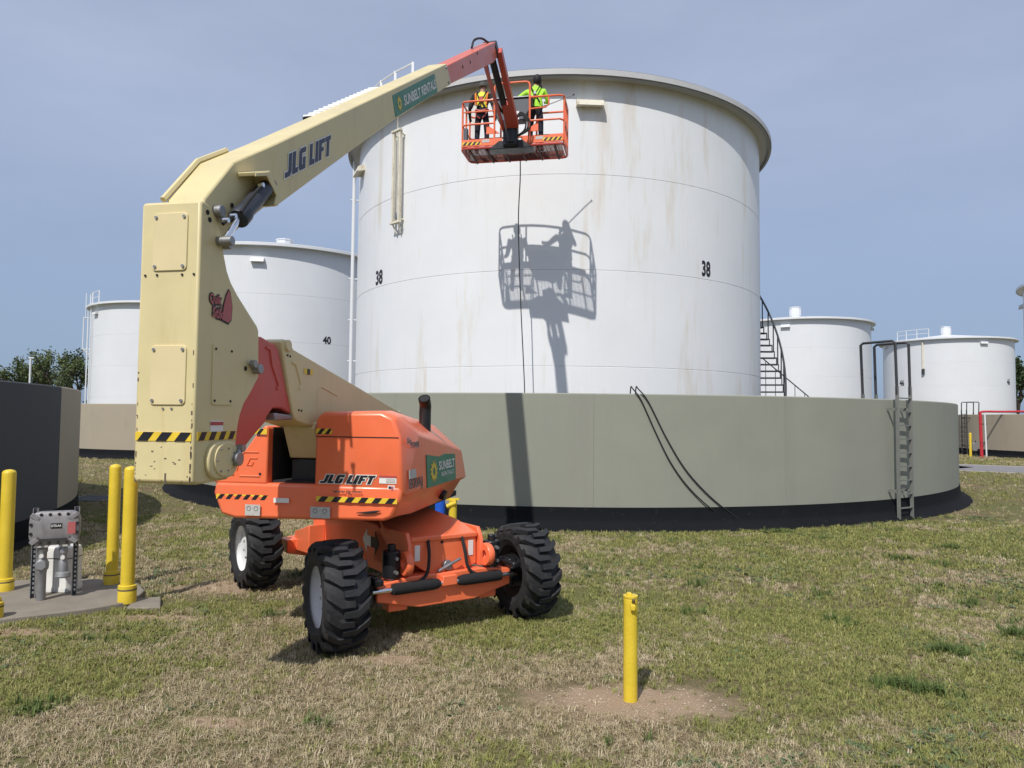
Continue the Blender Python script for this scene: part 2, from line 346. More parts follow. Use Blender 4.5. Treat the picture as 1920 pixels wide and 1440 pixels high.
# ------------------------------------------------------------------ storage tanks
ZR, COURSE = 11.37, 2.62
def tank(c, R, label, m, vent=True, numbers=(), boxes=(), rails=(), detail=False):
    t = thing('storage_tank', (c[0], c[1], 0), label, 'tank', 'white storage tanks')
    seg = 128 if detail else 96
    z1 = ZR
    for k in range(5):
        z0 = max(z1-COURSE, 0)
        d = .010
        MB().lathe([(R-.02, z0), (R-d, z0+.001), (R, z0+.012), (R, z1-.012), (R-d, z1-.001), (R-.02, z1)], seg).build('shell_course', m, t, smooth=True, local=True, ang=20)
        z1 = z0
        if z1 <= 0: break
    o = .40
    MB().lathe([(R-.03, ZR-.02), (R+o-.06, ZR+.02), (R+o-.03, ZR-.03), (R+o, ZR-.03), (R+o, ZR+.12), (R+o-.05, ZR+.15), (R-.4, ZR+.27)], seg).build('eave_rim', 'lip_grey' if detail else m, t, smooth=True, local=True, ang=30)
    MB().lathe([(R+o-.045, ZR+.155), (R*.55, ZR+.62), (R*.1, ZR+1.05), (.001, ZR+1.10)], seg).build('roof', m, t, smooth=True, local=True, ang=30)
    if detail: MB().lathe([(R+o-.10, ZR+.0), (R+o-.045, ZR-.005), (R+o-.045, ZR-.075), (R+o-.10, ZR-.075)], seg).build('fascia', 'rim_grey', t, smooth=True, local=True, ang=30)
    if vent:
        v = MB().lathe([(.54, ZR+1.0), (.54, ZR+2.0), (.58, ZR+2.01), (.58, ZR+2.07), (.001, ZR+2.16)], 10).build('roof_vent', m, t, local=True)
        for i in range(10):
            a = 2*math.pi*(i+.5)/10; d_ = np.array([math.cos(a), math.sin(a), 0]); tt = np.array([-math.sin(a), math.cos(a), 0])
            MB().box(d_*.525+(c[0], c[1], ZR+1.55), (.03, .22, .6), d_, tt).build('louvre', m, v)
    for (x, y, w, h) in boxes:
        p_ = CY(x, y, c, R); a = math.atan2(p_[1]-c[1], p_[0]-c[0]); d_ = np.array([math.cos(a), math.sin(a), 0]); tt = np.array([-d_[1], d_[0], 0])
        bm_ = 'rusty_white' if detail else m
        q = d_*(R+.12)+(0, 0, p_[2])
        mb = MB().prism([q+tt*w/2*s+d_*e+np.array((0, 0, z)) for s in (-1,) for e, z in ((-.13, .10+h/2), (.10, h/2), (.14, -h/2), (.09, -h/2), (-.13, -h/2+.05))], [q+tt*w/2+d_*e+np.array((0, 0, z)) for e, z in ((-.13, .10+h/2), (.10, h/2), (.14, -h/2), (.09, -h/2), (-.13, -h/2+.05))])
        mb.build('overflow_hood', bm_, t, bevel=.008, local=True)
    for (s, x, y, h, w) in numbers:               # painted number centred on a photo pixel
        p_ = CY(x, y, c, R); a = math.atan2(p_[1]-c[1], p_[0]-c[0]); zc = p_[2]
        put_text('painted_number', s, 'decal_black', t, (0, 0, 0), (1, 0, 0), (0, 1, 0), w, h, bold=.035, bend=lambda u, v, li: np.array([(c[0]+(R+li)*math.cos(a+(u-w/2)/R)), (c[1]+(R+li)*math.sin(a+(u-w/2)/R)), zc-h/2+v]), lift=.006)
    for (a0, a1, npost, side) in rails:           # guard rail on the roof edge, angles about the axis
        mb = MB(); P = [np.array([(R+.1)*math.cos(a0+(a1-a0)*i/(npost-1)), (R+.1)*math.sin(a0+(a1-a0)*i/(npost-1)), ZR+.1]) for i in range(npost)]
        rr = .035
        rl = MB().tube([q+(0, 0, 1.1) for q in P], rr, 6).build('guard_rail', m, t, local=True)
        MB().tube([q+(0, 0, .6) for q in P], rr*.8, 6).build('guard_rail', m, t, local=True)
        for q in P: MB().box(q+np.array((0, 0, .5)), (.07, .07, 1.25)).build('rail_post', m, t, local=True)
    return t
def vent_place(vx, rx, ry, R):
    d = ray(rx, ry); Yf = (ZR-CAM_H)/d[2]*d[1]; Yc = Yf+R; d = ray(vx, 500); return (d[0]/d[1]*Yc, Yc)
T38, R38 = WALL38, 7.2
ang = lambda x, y, c, R: math.atan2(CY(x, y, c, R)[1]-c[1], CY(x, y, c, R)[0]-c[0])
t38 = tank(T38, R38, 'big white steel tank numbered 38 with rust streaks behind the raised basket', 'tank_white', vent=False, detail=True,
     numbers=[('38', 711, 520, .46, .46), ('38', 1324, 504, .46, .36)], boxes=[(1105, 199, .74, .16), (680, 324, .74, .16)],
     rails=[(ang(698, 300, T38, R38), ang(776, 300, T38, R38), 4, 0)])
c40 = vent_place(533, 440, 460, 7.1)
tank(c40, 7.1, 'white tank numbered 40 between the cream boom upright and the big tank', 'far_white', numbers=[('40', 613, 638, .44, .48)], boxes=[(483, 489, .74, .16)])
c45 = vent_place(1490, 1520, 597, 6.8)
tank(c45, 6.8, 'distant white tank numbered 45 with roof vent, just right of the big tank', 'far_white', numbers=[('45', 1616, 700, .66, .55)], boxes=[(1473, 612, .8, .2), (1634, 618, .7, .2)])
c46 = vent_place(1771, 1790, 633, 6.7)
tank(c46, 6.7, 'farthest white tank numbered 46 with roof railing, behind the wall ladder', 'far_white', numbers=[('46', 1691, 718, .72, .66), ('46', 1891, 716, .72, .6)], boxes=[(1844, 643, .8, .2), (1661, 652, .8, .2)],
     rails=[(ang(1684, 650, c46, 6.7), ang(1742, 650, c46, 6.7), 4, 0)])
d = ray(200, 567); Yf = (ZR-CAM_H)/d[2]*d[1]; Yc = Yf+7.0; az = -25.3; cL = (math.tan(R_(az))*Yc, Yc)
tank(cL, 7.0, 'white tank beyond the tan ring wall at the left, partly hidden by the cream upright', 'far_white', boxes=[(181, 588, .8, .2)], rails=[(ang(163, 620, cL, 7.0), ang(186, 620, cL, 7.0), 3, 0)])
tank(WALLR, 7.2, 'white tank cut off by the right edge of the picture', 'far_white', boxes=[(1907, 577, .7, .2)])

# fittings of the big tank
def on38(x, y, off=.0): return CY(x, y, T38, R38+off)
def bar(name, pts, r, m, parent, n=8): return MB().tube(pts, r, n).build(name, m, parent, smooth=True)
g0 = on38(744, 330, .16); a = math.atan2(g0[1]-T38[1], g0[0]-T38[0]); dv = np.array([math.cos(a), math.sin(a), 0]); tv = np.array([-dv[1], dv[0], 0])
zt, zb = YD(744, 246, g0[1])[2], YD(744, 418, g0[1])[2]; gf = FR((g0[0], g0[1], 0), tv, dv)
for s in (-1, 1): MB().box(gf(s*.15, 0, (zt+zb)/2), (.075, .10, zt-zb), tv, dv).build('gauge_channel', 'rusty_white', t38, bevel=.006)
for z in (zt, zb): MB().box(gf(0, .03, z), (.44, .10, .06), tv, dv).build('gauge_crossbar', 'rusty_white', t38, bevel=.006)
MB().box(gf(.03, 0, zb+.2), (.1, .08, .2), tv, dv).build('gauge_weight', 'steel', t38, bevel=.01)
bar('gauge_cable', [gf(.03, 0, zb+.2), gf(.03, .02, ZR+.1)], .012, 'rusty_white', t38)
for s in (-.15, .15):
    MB().tube([gf(s, .02, zb), gf(s*.6, -.1, zb-.3)], .025, 6).build('gauge_strut', 'rusty_white', t38)
    bar('gauge_strut', [gf(s, -.02, zt-.1), gf(s, -.17, zt-.1)], .03, 'rusty_white', t38)
    bar('gauge_strut', [gf(s, -.02, zb+.1), gf(s, -.17, zb+.1)], .03, 'rusty_white', t38)
pb = YD(661, 500, 25.0)
bar('vertical_pipe', [(pb[0], pb[1], .9), (pb[0], pb[1], ZR-.15)], .062, 'far_white', t38, 12)
for py in (375, 523, 600, 677):
    z = YD(661, py, 25.0)[2]; bar('pipe_bracket', [(pb[0]-.12, pb[1], z), (pb[0]+.62, pb[1]+.2, z)], .028, 'far_white', t38)
# spiral stair on the far right side
azr = R_(19.45); tang = math.atan2(-math.sin(azr), math.cos(azr))      # direction of the right-hand silhouette point
RO = R38+.78; steps = 22; da = R_(1.9); posts = []
for i in range(steps):
    a = tang-R_(6)+da*i; z = 1.55+.255*i; dv = np.array([math.cos(a), math.sin(a), 0]); tv = np.array([-dv[1], dv[0], 0]); c3 = np.array([*T38, 0])
    MB().box(c3+dv*(R38+.40)+(0, 0, z), (.76, .26, .045), dv, tv).build('stair_tread', 'stair_dark', t38)
    MB().box(c3+dv*(RO-.01)+tv*.13+(0, 0, z+.13), (.03, .03, .26), dv, tv).build('stair_riser_bar', 'stair_dark', t38)
    if i % 2 == 0: bar('stair_post', [c3+dv*RO+(0, 0, z), c3+dv*RO+(0, 0, z+1.05)], .022, 'stair_dark', t38, 6)
    posts.append(c3+dv*RO+(0, 0, z+1.05))
bar('stair_handrail', posts, .035, 'stair_dark', t38)
for (x, y0, y1) in ((168, 572, 757), (163, 600, 757)):   # pipe and gauge frame of the far left tank
    q = CY(x, 660, cL, 7.18); tl_ = [o for o in COL.objects if o.name.startswith('storage_tank') and 'tan ring wall' in o.get('label', '')][0]
    bar('vertical_pipe', [(q[0], q[1], 1.0), (q[0], q[1], ZR+.3)], .05, 'far_white', tl_)
aL = math.atan2(-cL[1], -cL[0])-math.acos(7.0/math.hypot(*cL)); dv = np.array([math.cos(aL), math.sin(aL), 0]); q0 = np.array([*cL, 0])+dv*7.25
zt_, zb_ = YD(153, 596, q0[1])[2], YD(153, 655, q0[1])[2]
for o_ in (0, .32): bar('gauge_channel', [q0+dv*o_+(0, 0, zb_), q0+dv*o_+(0, 0, zt_)], .05, 'far_white', tl_)
for z in (zb_, zt_): bar('gauge_crossbar', [q0-dv*.25+(0, 0, z), q0+dv*.36+(0, 0, z)], .05, 'far_white', tl_)
bar('gauge_strut', [q0+dv*.32+(0, 0, zb_), q0-dv*.2+(0, 0, zb_-.5)], .05, 'far_white', tl_)
bar('gauge_cable', [q0+dv*.18+(0, 0, zt_), q0+dv*.18+(0, 0, ZR+1.3)], .04, 'far_white', tl_)
t46_ = [o for o in COL.objects if o.name.startswith('storage_tank') and '46' in o.get('label', '')][0]
q = CY(1730, 670, c46, 6.8); z0, z1 = YD(1730, 700, q[1])[2], YD(1730, 640, q[1])[2]
bar('gauge_channel', [(q[0], q[1], z0), (q[0], q[1], z1)], .10, 'rusty_white', t46_); bar('gauge_weight', [(q[0], q[1]-.05, z0-.1), (q[0], q[1]-.05, z0+.5)], .16, 'stair_dark', t46_)
# thin far rail beyond the ring wall by tank 45
fr = thing('far_handrail', G(1490, 790), 'thin sloping handrail just over the ring wall below tank 45', 'handrail')
P = [YD(1430, 672, 42), YD(1508, 737, 42), YD(1540, 764, 42)]
bar('rail', P, .035, 'stair_dark', fr)
for i in range(6):
    q = P[0]+(P[2]-P[0])*(i+.3)/6; bar('post', [q, (q[0], q[1], 0)], .02, 'stair_dark', fr, 6)

# ------------------------------------------------------------------ the boom lift
A_TT = R_(10.5)
LC = np.array([-1.47, 8.31, 0])
TT = FR(LC, (math.cos(A_TT), -math.sin(A_TT), 0), (math.sin(A_TT), math.cos(A_TT), 0))       # x right, y away (boom direction)
HD = R_(34); U = (math.sin(HD), -math.cos(HD), 0); V = (math.cos(HD), math.sin(HD), 0)
CH = FR(LC, U, V)                                                                            # chassis: x forward, y to the viewer's right
XB = -.024; WB = .455; WT = .387; WBO = .30                            # right face and width of the boom, upright and tower
YT = -1.887                                      # tail face
def S(x, y, xx=XB):                              # photo pixel -> (y, z) on the plane x = xx
    P = PL(x, y, TT(xx, 0, 0), TT.x); return (float(np.dot(P-LC, TT.y)), float(P[2]))
def T(x, y, yy=YT):                              # photo pixel -> (x, z) on the plane y = yy
    P = PL(x, y, TT(0, yy, 0), TT.y); return (float(np.dot(P-LC, TT.x)), float(P[2]))
lift = thing('boom_lift', tuple(LC), 'orange and cream articulated boom lift with raised boom on the grass before the tank', 'boom lift')

# ---- wheels
def tyre_mesh(mb, fr, r=.495, w=.40):
    # carcass
    prof = [(-w/2+.03, .27), (-w/2, .33), (-w/2+.005, .40), (-w/2+.035, r-.075), (-w/4, r-.052), (0, r-.046), (w/4, r-.052), (w/2-.035, r-.075), (w/2-.005, .40), (w/2, .33), (w/2-.03, .27)]
    n = 48
    mb.loft([[fr(q*math.cos(2*math.pi*i/n), k, q*math.sin(2*math.pi*i/n)) for i in range(n)] for k, q in prof], cap=False)
    N = 17                                        # chevron bars reaching past the middle from both shoulders
    for side in (-1, 1):
        for i in range(N):
            t0 = 2*math.pi*(i+(.5 if side > 0 else 0))/N
            path = [(.203, .30, -.085), (.196, .255, -.02), (.17, .205, 0), (.075, .055, 0), (-.045, .045, 0)]   # half-width place, angle, drop
            hw = [.062, .066, .066, .060, .050]
            top, bot = [], []
            for (k, dt, dr), h in zip(path, hw):
                crown = -.05*(abs(k)/.2)**3*.3
                for e in (-1, 1):
                    an = t0+dt+e*h; rr = r+dr+crown; kk = side*k
                    top.append(fr(rr*math.cos(an), kk, rr*math.sin(an)))
                    an2 = t0+dt+e*(h+.016); rb = min(rr-.012, r-.06) if dr > -.05 else rr-.03
                    bot.append(fr(rb*math.cos(an2), kk*.985, rb*math.sin(an2)))
            m = len(path); fs = []
            for q in range(m-1):
                a_, b_, c_, d_ = 2*q, 2*q+1, 2*q+3, 2*q+2
                fs += [(a_, b_, c_, d_), (a_, d_, 2*m+d_, 2*m+a_), (b_, 2*m+b_, 2*m+c_, c_)]
            fs += [(0, 2*m, 2*m+1, 1), (2*m-2, 2*m-1, 4*m-1, 4*m-2)]
            mb.add(top+bot, fs)
def wheel(cx, cy, steer, out, first=[None]):
    c = CH(cx, cy, .495); ca, sa = math.cos(steer), math.sin(steer)
    ux, vy = CH.x*ca+CH.y*sa, CH.y*ca-CH.x*sa
    fr = FR(c, ux, vy)                            # y runs along the axle to the viewer's right
    mb = MB(); tyre_mesh(mb, fr)
    w = mb.build('wheel', 'rubber', lift, smooth=True, ang=28)
    n = 32; s = out                               # s = side of the outer face
    prof = [(.197, .325), (.19, .338), (.172, .330), (.15, .305), (.095, .288), (.07, .20), (.06, .125), (.10, .115), (.105, .0001)]
    MB().loft([[fr(q*math.cos(2*math.pi*i/n), s*k, q*math.sin(2*math.pi*i/n)) for i in range(n)] for k, q in prof], cap=False).build('rim', 'rim_white', w, smooth=True, ang=30)
    prof = [(-.19, .325), (-.178, .335), (-.16, .315), (-.10, .29), (.0, .28), (.0, .2)]
    MB().loft([[fr(q*math.cos(2*math.pi*i/n), s*k, q*math.sin(2*math.pi*i/n)) for i in range(n)] for k, q in prof], cap=False).build('inner_rim', 'rim_brown', w, smooth=True, ang=30)
    for i in range(9):
        an = 2*math.pi*i/9; q = fr(.155*math.cos(an), s*.062, .155*math.sin(an))
        MB().cyl(q, q+vy*s*.035, .016, n=6).build('wheel_nut', 'steel', w)
    MB().cyl(fr(0, -s*.19, 0), fr(0, s*.0, 0), .17, .19, 20).build('hub', 'black_paint', w, smooth=True)
    return fr
ST = R_(-5)
wheel(1.40, -1.09, ST, -1); wheel(1.40, 1.0, ST, 1); wheel(-1.40, -1.09, R_(3), -1); wheel(-1.40, 1.0, R_(3), 1)

# ---- chassis
def part(name, m, mb, parent=None, bevel=0, smooth=False, **k): return mb.build(name, m, parent or lift, bevel=bevel, smooth=smooth, **k)
mb = MB(); slab(mb, CH, [(-1.25, .60), (-.9, .52), (.9, .52), (1.12, .56), (1.12, .80), (.75, 1.0), (-.75, 1.0), (-1.25, .85)], -.42, .42, 'y')
frame = part('chassis_frame', 'orange', mb, bevel=.015)
part('slew_bearing', 'black_matte', MB().cyl(CH(0, 0, .98), CH(0, 0, 1.16), .52, n=40), smooth=True)
for sx, s in ((1, 1), (-1, 1)):                   # axle beams
    mb = MB(); slab(mb, CH, [(-.74, .40), (-.30, .30), (.30, .30), (.74, .40), (.74, .56), (.38, .60), (-.38, .60), (-.74, .56)], sx*1.40-.13, sx*1.40+.13, 'x')
    # pushed along the chassis x axis: outline is (y, z)
    part('axle', 'orange', mb, bevel=.012)
for s in (-1, 1):                                 # rear outriggers of the frame, seen left of the wheel gap
    mb = MB(); slab(mb, CH, [(-1.35, .42), (-.8, .46), (-.8, .80), (-1.1, .72), (-1.35, .66)], s*.42, s*.62, 'y')
    part('frame_arm', 'orange', mb, bevel=.01)
# front cover: hipped lid, V-shaped front plate, side cheeks
FX = 1.46
lid = [CH(FX+.02, -.37, .955), CH(FX+.02, .37, .955), CH(.98, .40, 1.03), CH(.55, .30, 1.10), CH(.55, -.34, 1.10), CH(.98, -.44, 1.0)]
part('front_lid', 'orange', MB().prism([q-np.array((0, 0, .05)) for q in lid], lid), bevel=.012)
mb = MB(); slab(mb, CH, [(-.36, .95), (.36, .95), (.37, .64), (.20, .585), (0, .545), (-.22, .62), (-.36, .72)], FX-.06, FX, 'x')
fp = part('front_plate', 'orange', mb, bevel=.008)
for s in (-1, 1):
    mb = MB(); slab(mb, CH, [(.7, .62), (FX+.05, .62), (FX+.05, .90), (FX-.02, 1.0), (.9, 1.0), (.7, .9)], s*.40-.02, s*.40+.02, 'y')
    part('side_cheek', 'orange', mb, bevel=.006)
    c = CH(FX+.07, s*.45, .73); mb = MB(); n = 22  # towing eye: thick ring
    ring = lambda r, k: [c+CH.x*(r*.35*math.cos(0)*0)+CH.y*(k)+CH.x*r*math.cos(2*math.pi*i/n)+CH.z*r*math.sin(2*math.pi*i/n) for i in range(n)]
    e = part('towing_eye', 'orange', mb.loft([ring(.045, -.035), ring(.105, -.035), ring(.115, -.02), ring(.115, .02), ring(.105, .035), ring(.045, .035), ring(.045, -.035)], cap=False), smooth=True)
    c = CH(FX-.02, s*.56, .72)                    # oscillation cylinder
    k = part('axle_cylinder', 'black_paint', MB().cyl(c+(0, 0, -.13), c+(0, 0, .13), .085, n=20), bevel=.012)
    part('cylinder_rod', 'chrome', MB().cyl(c+(0, 0, -.22), c+(0, 0, -.12), .045, n=14), k, smooth=True)
    part('cylinder_cap', 'black_paint', MB().cyl(c+(0, 0, .12), c+(0, 0, .19), .04, n=14), k, bevel=.008)
    for dz in (.07, -.06): part('hydraulic_fitting', 'steel', MB().cyl(c+CH.x*.06+(0, 0, dz), c+CH.x*.13+(0, 0, dz), .018, n=8), k)
    part('warning_label', 'decal_white', MB().box(CH(FX+.003, s*.30, .80), (.006, .055, .15), CH.x, CH.y), fp)
    part('knuckle', 'black_paint', MB().box(CH(1.40, s*.80, .50), (.22, .12, .30), CH.x, CH.y), bevel=.03)
    part('knuckle_arm', 'black_paint', MB().box(CH(1.50, s*.76, .60), (.26, .10, .07), CH.x, CH.y), bevel=.02)
    pts = smoothpath([CH(FX+.01, s*.19, .92), CH(FX+.06, s*.20, .78), CH(FX+.08, s*.23, .62), CH(FX+.09, s*.33, .545), CH(FX+.08, s*.46, .53)])
    part('hydraulic_hose', 'black_matte', MB().tube(pts, .016, 8), smooth=True)
    part('hose_fitting', 'chrome', MB().cyl(CH(FX+.08, s*.44, .53), CH(FX+.08, s*.54, .525), .018, n=8))
part('steering_rod', 'chrome', MB().cyl(CH(FX+.10, -.80, .51), CH(FX+.10, .80, .51), .022, n=12), smooth=True)
for s in (-1, 1): part('steering_cylinder', 'foam', MB().tube([CH(FX+.10, s*y_, .51) for y_ in (.10, .12, .18, .56, .60)], [.03, .046, .055, .055, .05], 14), smooth=True)
part('cylinder_clamp', 'orange', MB().box(CH(FX+.08, 0, .53), (.10, .16, .10), CH.x, CH.y), bevel=.01)
part('tie_rod', 'black_paint', MB().cyl(CH(FX+.02, -.82, .41), CH(FX+.02, .82, .41), .024, n=10), smooth=True)
for s in (-1, 1): part('axle_foot', 'orange', MB().box(CH(FX-.06, s*.50, .33), (.16, .20, .10), CH.x, CH.y), bevel=.012)
mb = MB().cyl(CH(FX, .02, .66), CH(FX+.05, .02, .66), .05, n=18); hub = part('drain_hub', 'steel', mb, fp, bevel=.006)
MB().cyl(CH(FX+.055, -.10, .615), CH(FX+.055, .15, .715), .016, n=8).build('handle_bar', 'steel', fp)
part('plate_hole', 'black_matte', MB().cyl(CH(FX+.001, -.03, .885), CH(FX+.004, -.03, .885), .016, n=10), fp)
# direction arrow on the frame side
def flat(name, m, pts, parent, nrm, th=.004):
    pts = [np.array(q, float) for q in pts]; nrm = np.array(nrm, float)
    return MB().prism(pts, [q+nrm*th for q in pts]).build(name, m, parent)
ay = -.4205
def arrow(dx, s, k): return [CH(.62+dx+s*q[0]*k, ay, .80+q[1]*k) for q in ((0, .05), (.10, .05), (.10, .11), (.20, 0), (.10, -.11), (.10, -.05), (0, -.05))]
flat('arrow_decal', 'decal_white', arrow(0, -1, 1.1), frame, -CH.y); flat('arrow_decal', 'decal_black', arrow(.0, 1, 1.1), frame, -CH.y)

BLOCK = dict(J=([(0, 0), (.40, 0), (.55, .15), (.55, 1), (.27, 1), (.27, .25), (0, .25)], .55), L=([(0, 0), (.50, 0), (.50, .25), (.28, .25), (.28, 1), (0, 1)], .50),
    G=([(.12, 0), (.62, 0), (.62, .56), (.36, .56), (.36, .25), (.28, .25), (.28, .75), (.62, .75), (.62, 1), (.12, 1), (0, .86), (0, .14)], .62), I=([(0, 0), (.28, 0), (.28, 1), (0, 1)], .28),
    F=([(0, 0), (.28, 0), (.28, .38), (.5, .38), (.5, .6), (.28, .6), (.28, .76), (.58, .76), (.58, 1), (0, 1)], .58), T=([(.15, 0), (.43, 0), (.43, .76), (.58, .76), (.58, 1), (0, 1), (0, .76), (.15, .76)], .58))
def offset_poly(P, d):
    out = []; n = len(P)
    for i in range(n):
        a, b_, c = (np.array(P[(i+k) % n], float) for k in (-1, 0, 1)); u1 = (b_-a)/np.linalg.norm(b_-a); u2 = (c-b_)/np.linalg.norm(c-b_)
        n1, n2 = np.array([u1[1], -u1[0]]), np.array([u2[1], -u2[0]]); m_ = n1+n2; m_ = m_/max(np.dot(m_, m_)/2, .35); out.append(b_+m_*d)
    return out
def block_text(word, c, ex, ey, nn, w, h, m, om, parent, shear=0, edge=.06):
    """heavy block lettering with an outline, from lower-left corner c"""
    tot = sum(.30 if ch == ' ' else BLOCK[ch][1]+.07 for ch in word)-.07; x = 0
    for ch in word:
        if ch == ' ': x += .30; continue
        P, adv = BLOCK[ch]
        for k, (mm, d) in enumerate(((om, edge), (m, -.008))):
            q = [c+ex*((x+p[0])/tot*w+p[1]*shear*h)+ey*p[1]*h+nn*(.003+.003*k) for p in offset_poly(P, d)]
            flat('letter' if k else 'letter_edge', mm, q, parent, nn, .002)
        x += adv+.07

# ---- turntable: counterweight, two hoods, slot for the booms between them
low = [(-.955, 1.50), (-.978, 1.40), (-.89, 1.205), (-.74, 1.172), (.71, 1.195), (.79, 1.222), (.872, 1.385), (.875, 1.50)]
mb = MB(); rings = []
for y_, k, dz in ((YT-.03, .985, .0), (YT+.25, 1.0, 0), (-1.0, 1.0, 0)):
    rings.append([TT(-.05+(q[0]+.05)*k, y_+.10*max(0, abs(q[0]+.05)-.55)**1.5*(1 if y_ < -1.5 else 0), q[1]+dz) for q in low])
cw = part('counterweight', 'orange', mb.loft(rings), bevel=.03)
part('turntable_deck', 'black_matte', MB().box(TT(-.05, -.35, 1.19), (1.5, 1.9, .06), TT.x, TT.y))
left = [(-.43, 1.49), (-.43, 2.01), (-.46, 2.03), (-.55, 1.94), (-.72, 1.71), (-.83, 1.58), (-.965, 1.52), (-.965, 1.49)]
mb = MB(); slab(mb, TT, left, YT, .35, 'y'); lh = part('tank_hood', 'orange', mb, bevel=.025)
secs = [(YT+.0, [(.035, 1.48), (.04, 2.08), (.09, 2.14), (.66, 2.15), (.77, 2.10), (.835, 1.94), (.868, 1.48)]),
        (YT+.06, [(.035, 1.30), (.04, 2.10), (.09, 2.16), (.66, 2.17), (.79, 2.11), (.855, 1.945), (.882, 1.40)]),
        (-1.45, [(.035, 1.25), (.04, 2.11), (.09, 2.17), (.60, 2.175), (.72, 2.12), (.875, 1.95), (.90, 1.42)]),
        (.20, [(.035, 1.22), (.04, 1.98), (.09, 2.02), (.46, 2.03), (.52, 2.02), (.865, 1.725), (.90, 1.40)]),
        (.46, [(.035, 1.22), (.04, 1.85), (.09, 1.88), (.40, 1.86), (.46, 1.84), (.80, 1.60), (.86, 1.395)])]
eh = part('engine_hood', 'orange', MB().loft([[TT(q[0], y_, q[1]) for q in s] for y_, s in secs]), bevel=.022)
secs = [(YT+.05, [(.5, 1.21), (.5, 1.45), (.878, 1.42), (.80, 1.23)]), (-1.4, [(.5, 1.2), (.5, 1.45), (.898, 1.43), (.80, 1.2)]), (.10, [(.5, 1.19), (.5, 1.45), (.896, 1.41), (.76, 1.19)]), (.44, [(.5, 1.3), (.5, 1.45), (.858, 1.40), (.74, 1.33)])]
sk = part('hood_skirt', 'orange', MB().loft([[TT(q[0]-.006, y_, q[1]) for q in s] for y_, s in secs]), bevel=.012)
part('skirt_lamp', 'black_paint', MB().cyl(TT(.80, -.45, 1.29), TT(.86, -.45, 1.27), .055, n=16), sk, smooth=True)
for x0, x1 in ((-.55, -.43), (.04, .835)):       # lid joint of the hoods
    part('lid_joint', 'black_matte', MB().box(TT((x0+x1)/2, YT-.001, 1.932), (x1-x0-.02, .006, .008), TT.x, TT.y), eh if x0 > 0 else lh)
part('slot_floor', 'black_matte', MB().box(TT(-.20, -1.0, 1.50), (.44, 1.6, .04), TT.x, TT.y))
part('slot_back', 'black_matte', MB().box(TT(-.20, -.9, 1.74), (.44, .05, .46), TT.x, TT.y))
mb = MB(); slab(mb, TT, [(-1.78, 2.06), (-1.80, 2.0), (-1.66, 1.72), (-1.2, 1.72), (-1.2, 2.06)], -.33, -.015, 'x'); part('lower_link', 'cream', mb, bevel=.012)
part('link_base', 'black_paint', MB().box(TT(-.165, -1.45, 1.61), (.29, .42, .20), TT.x, TT.y), bevel=.01)
part('slot_shade_sheet', 'black_matte', MB().box(TT(-.424, -1.0, 1.76), (.008, 1.6, .50), TT.x, TT.y))  # black sheet over the orange inner side, standing in for shade in the slot
ex = T(797, 775, -.75); P = smoothpath([TT(ex[0], -.75, 1.95), TT(ex[0], -.75, 2.16), TT(ex[0]+.005, -.76, 2.24), TT(ex[0]+.01, -.82, 2.31)])
part('exhaust_stack', 'black_paint', MB().tube(P, .062, 18, cap=False), smooth=True)
part('exhaust_bore', 'black_matte', MB().tube(P[-4:], .052, 18), smooth=True)
# hood lettering and labels (tail face looks along -y: right is +x)
def tail_text(s, x0, z0, w, h, m='decal_black', outline=.05, bold=.03, shear=.25, yy=YT-.002): return put_text('hood_lettering', s, m, eh, TT(x0, yy, z0), TT.x, TT.z, w, h, bold, shear, outline)
block_text('JLG LIFT', TT(.09, YT-.001, 1.515), TT.x, TT.z, -TT.y, .50, .078, 'decal_black', 'decal_white', eh, shear=.45, edge=.075)
tail_text('www.jlg.com', .235, 1.425, .27, .042, bold=.012, shear=0, outline=.02, yy=YT-.031)
def tail_rect(name, m, x0, z0, x1, z1, parent, yy=YT-.003): return MB().box(TT((x0+x1)/2, yy, (z0+z1)/2), (x1-x0, .004, z1-z0), TT.x, TT.y).build(name, m, parent)
tail_rect('warning_label', 'decal_white', .655, 1.525, .815, 1.59, eh); tail_rect('label_header', 'decal_red', .655, 1.577, .815, 1.595, eh, YT-.006)
tail_rect('label_print', 'decal_grey', .72, 1.535, .805, 1.570, eh, YT-.006)
tail_rect('flag_label', 'decal_white', .735, 1.435, .80, 1.51, eh); tail_rect('flag_canton', 'decal_blue', .745, 1.48, .768, 1.502, eh, YT-.006); tail_rect('flag_field', 'decal_pink', .769, 1.462, .79, 1.502, eh, YT-.006)
def hazard(parent, P, ex, ey, nn, w, h, nb, slant=.8, yel=True, name='hazard_stripe', bar=.5, lift_=.004):
    """yellow tape with slanted black bars from lower-left corner P"""
    P = np.array(P, float)
    if yel: flat('hazard_tape', 'decal_yellow', [P, P+ex*w, P+ex*w+ey*h, P+ey*h], parent, nn, lift_)
    for i in range(nb):
        a0 = w*(i+.12)/nb; a1 = a0+w/nb*bar; sh = h*slant
        pts = [(a0, 0), (a1, 0), (min(a1+sh, w), h), (min(a0+sh, w), h)]
        flat(name, 'decal_black', [P+ex*q[0]+ey*q[1]+nn*lift_ for q in pts], parent, nn, .003)
yb = YT-.032
hazard(cw, TT(-.93, yb+.025, 1.345), TT.x, TT.z, -TT.y, .52, .045, 6); hazard(cw, TT(.075, yb, 1.352), TT.x, TT.z, -TT.y, .76, .048, 6)
def chip(x, z, w, h, m='decal_white', nm='warning_label'): 
    o = tail_rect(nm, m, x, z, x+w, z+h, cw, yb-.002); return o
chip(-.34, 1.33, .15, .042); chip(-.62, 1.205, .15, .10, 'decal_grey', 'capacity_plate'); chip(.02, 1.205, .19, .10, 'decal_grey', 'capacity_plate')
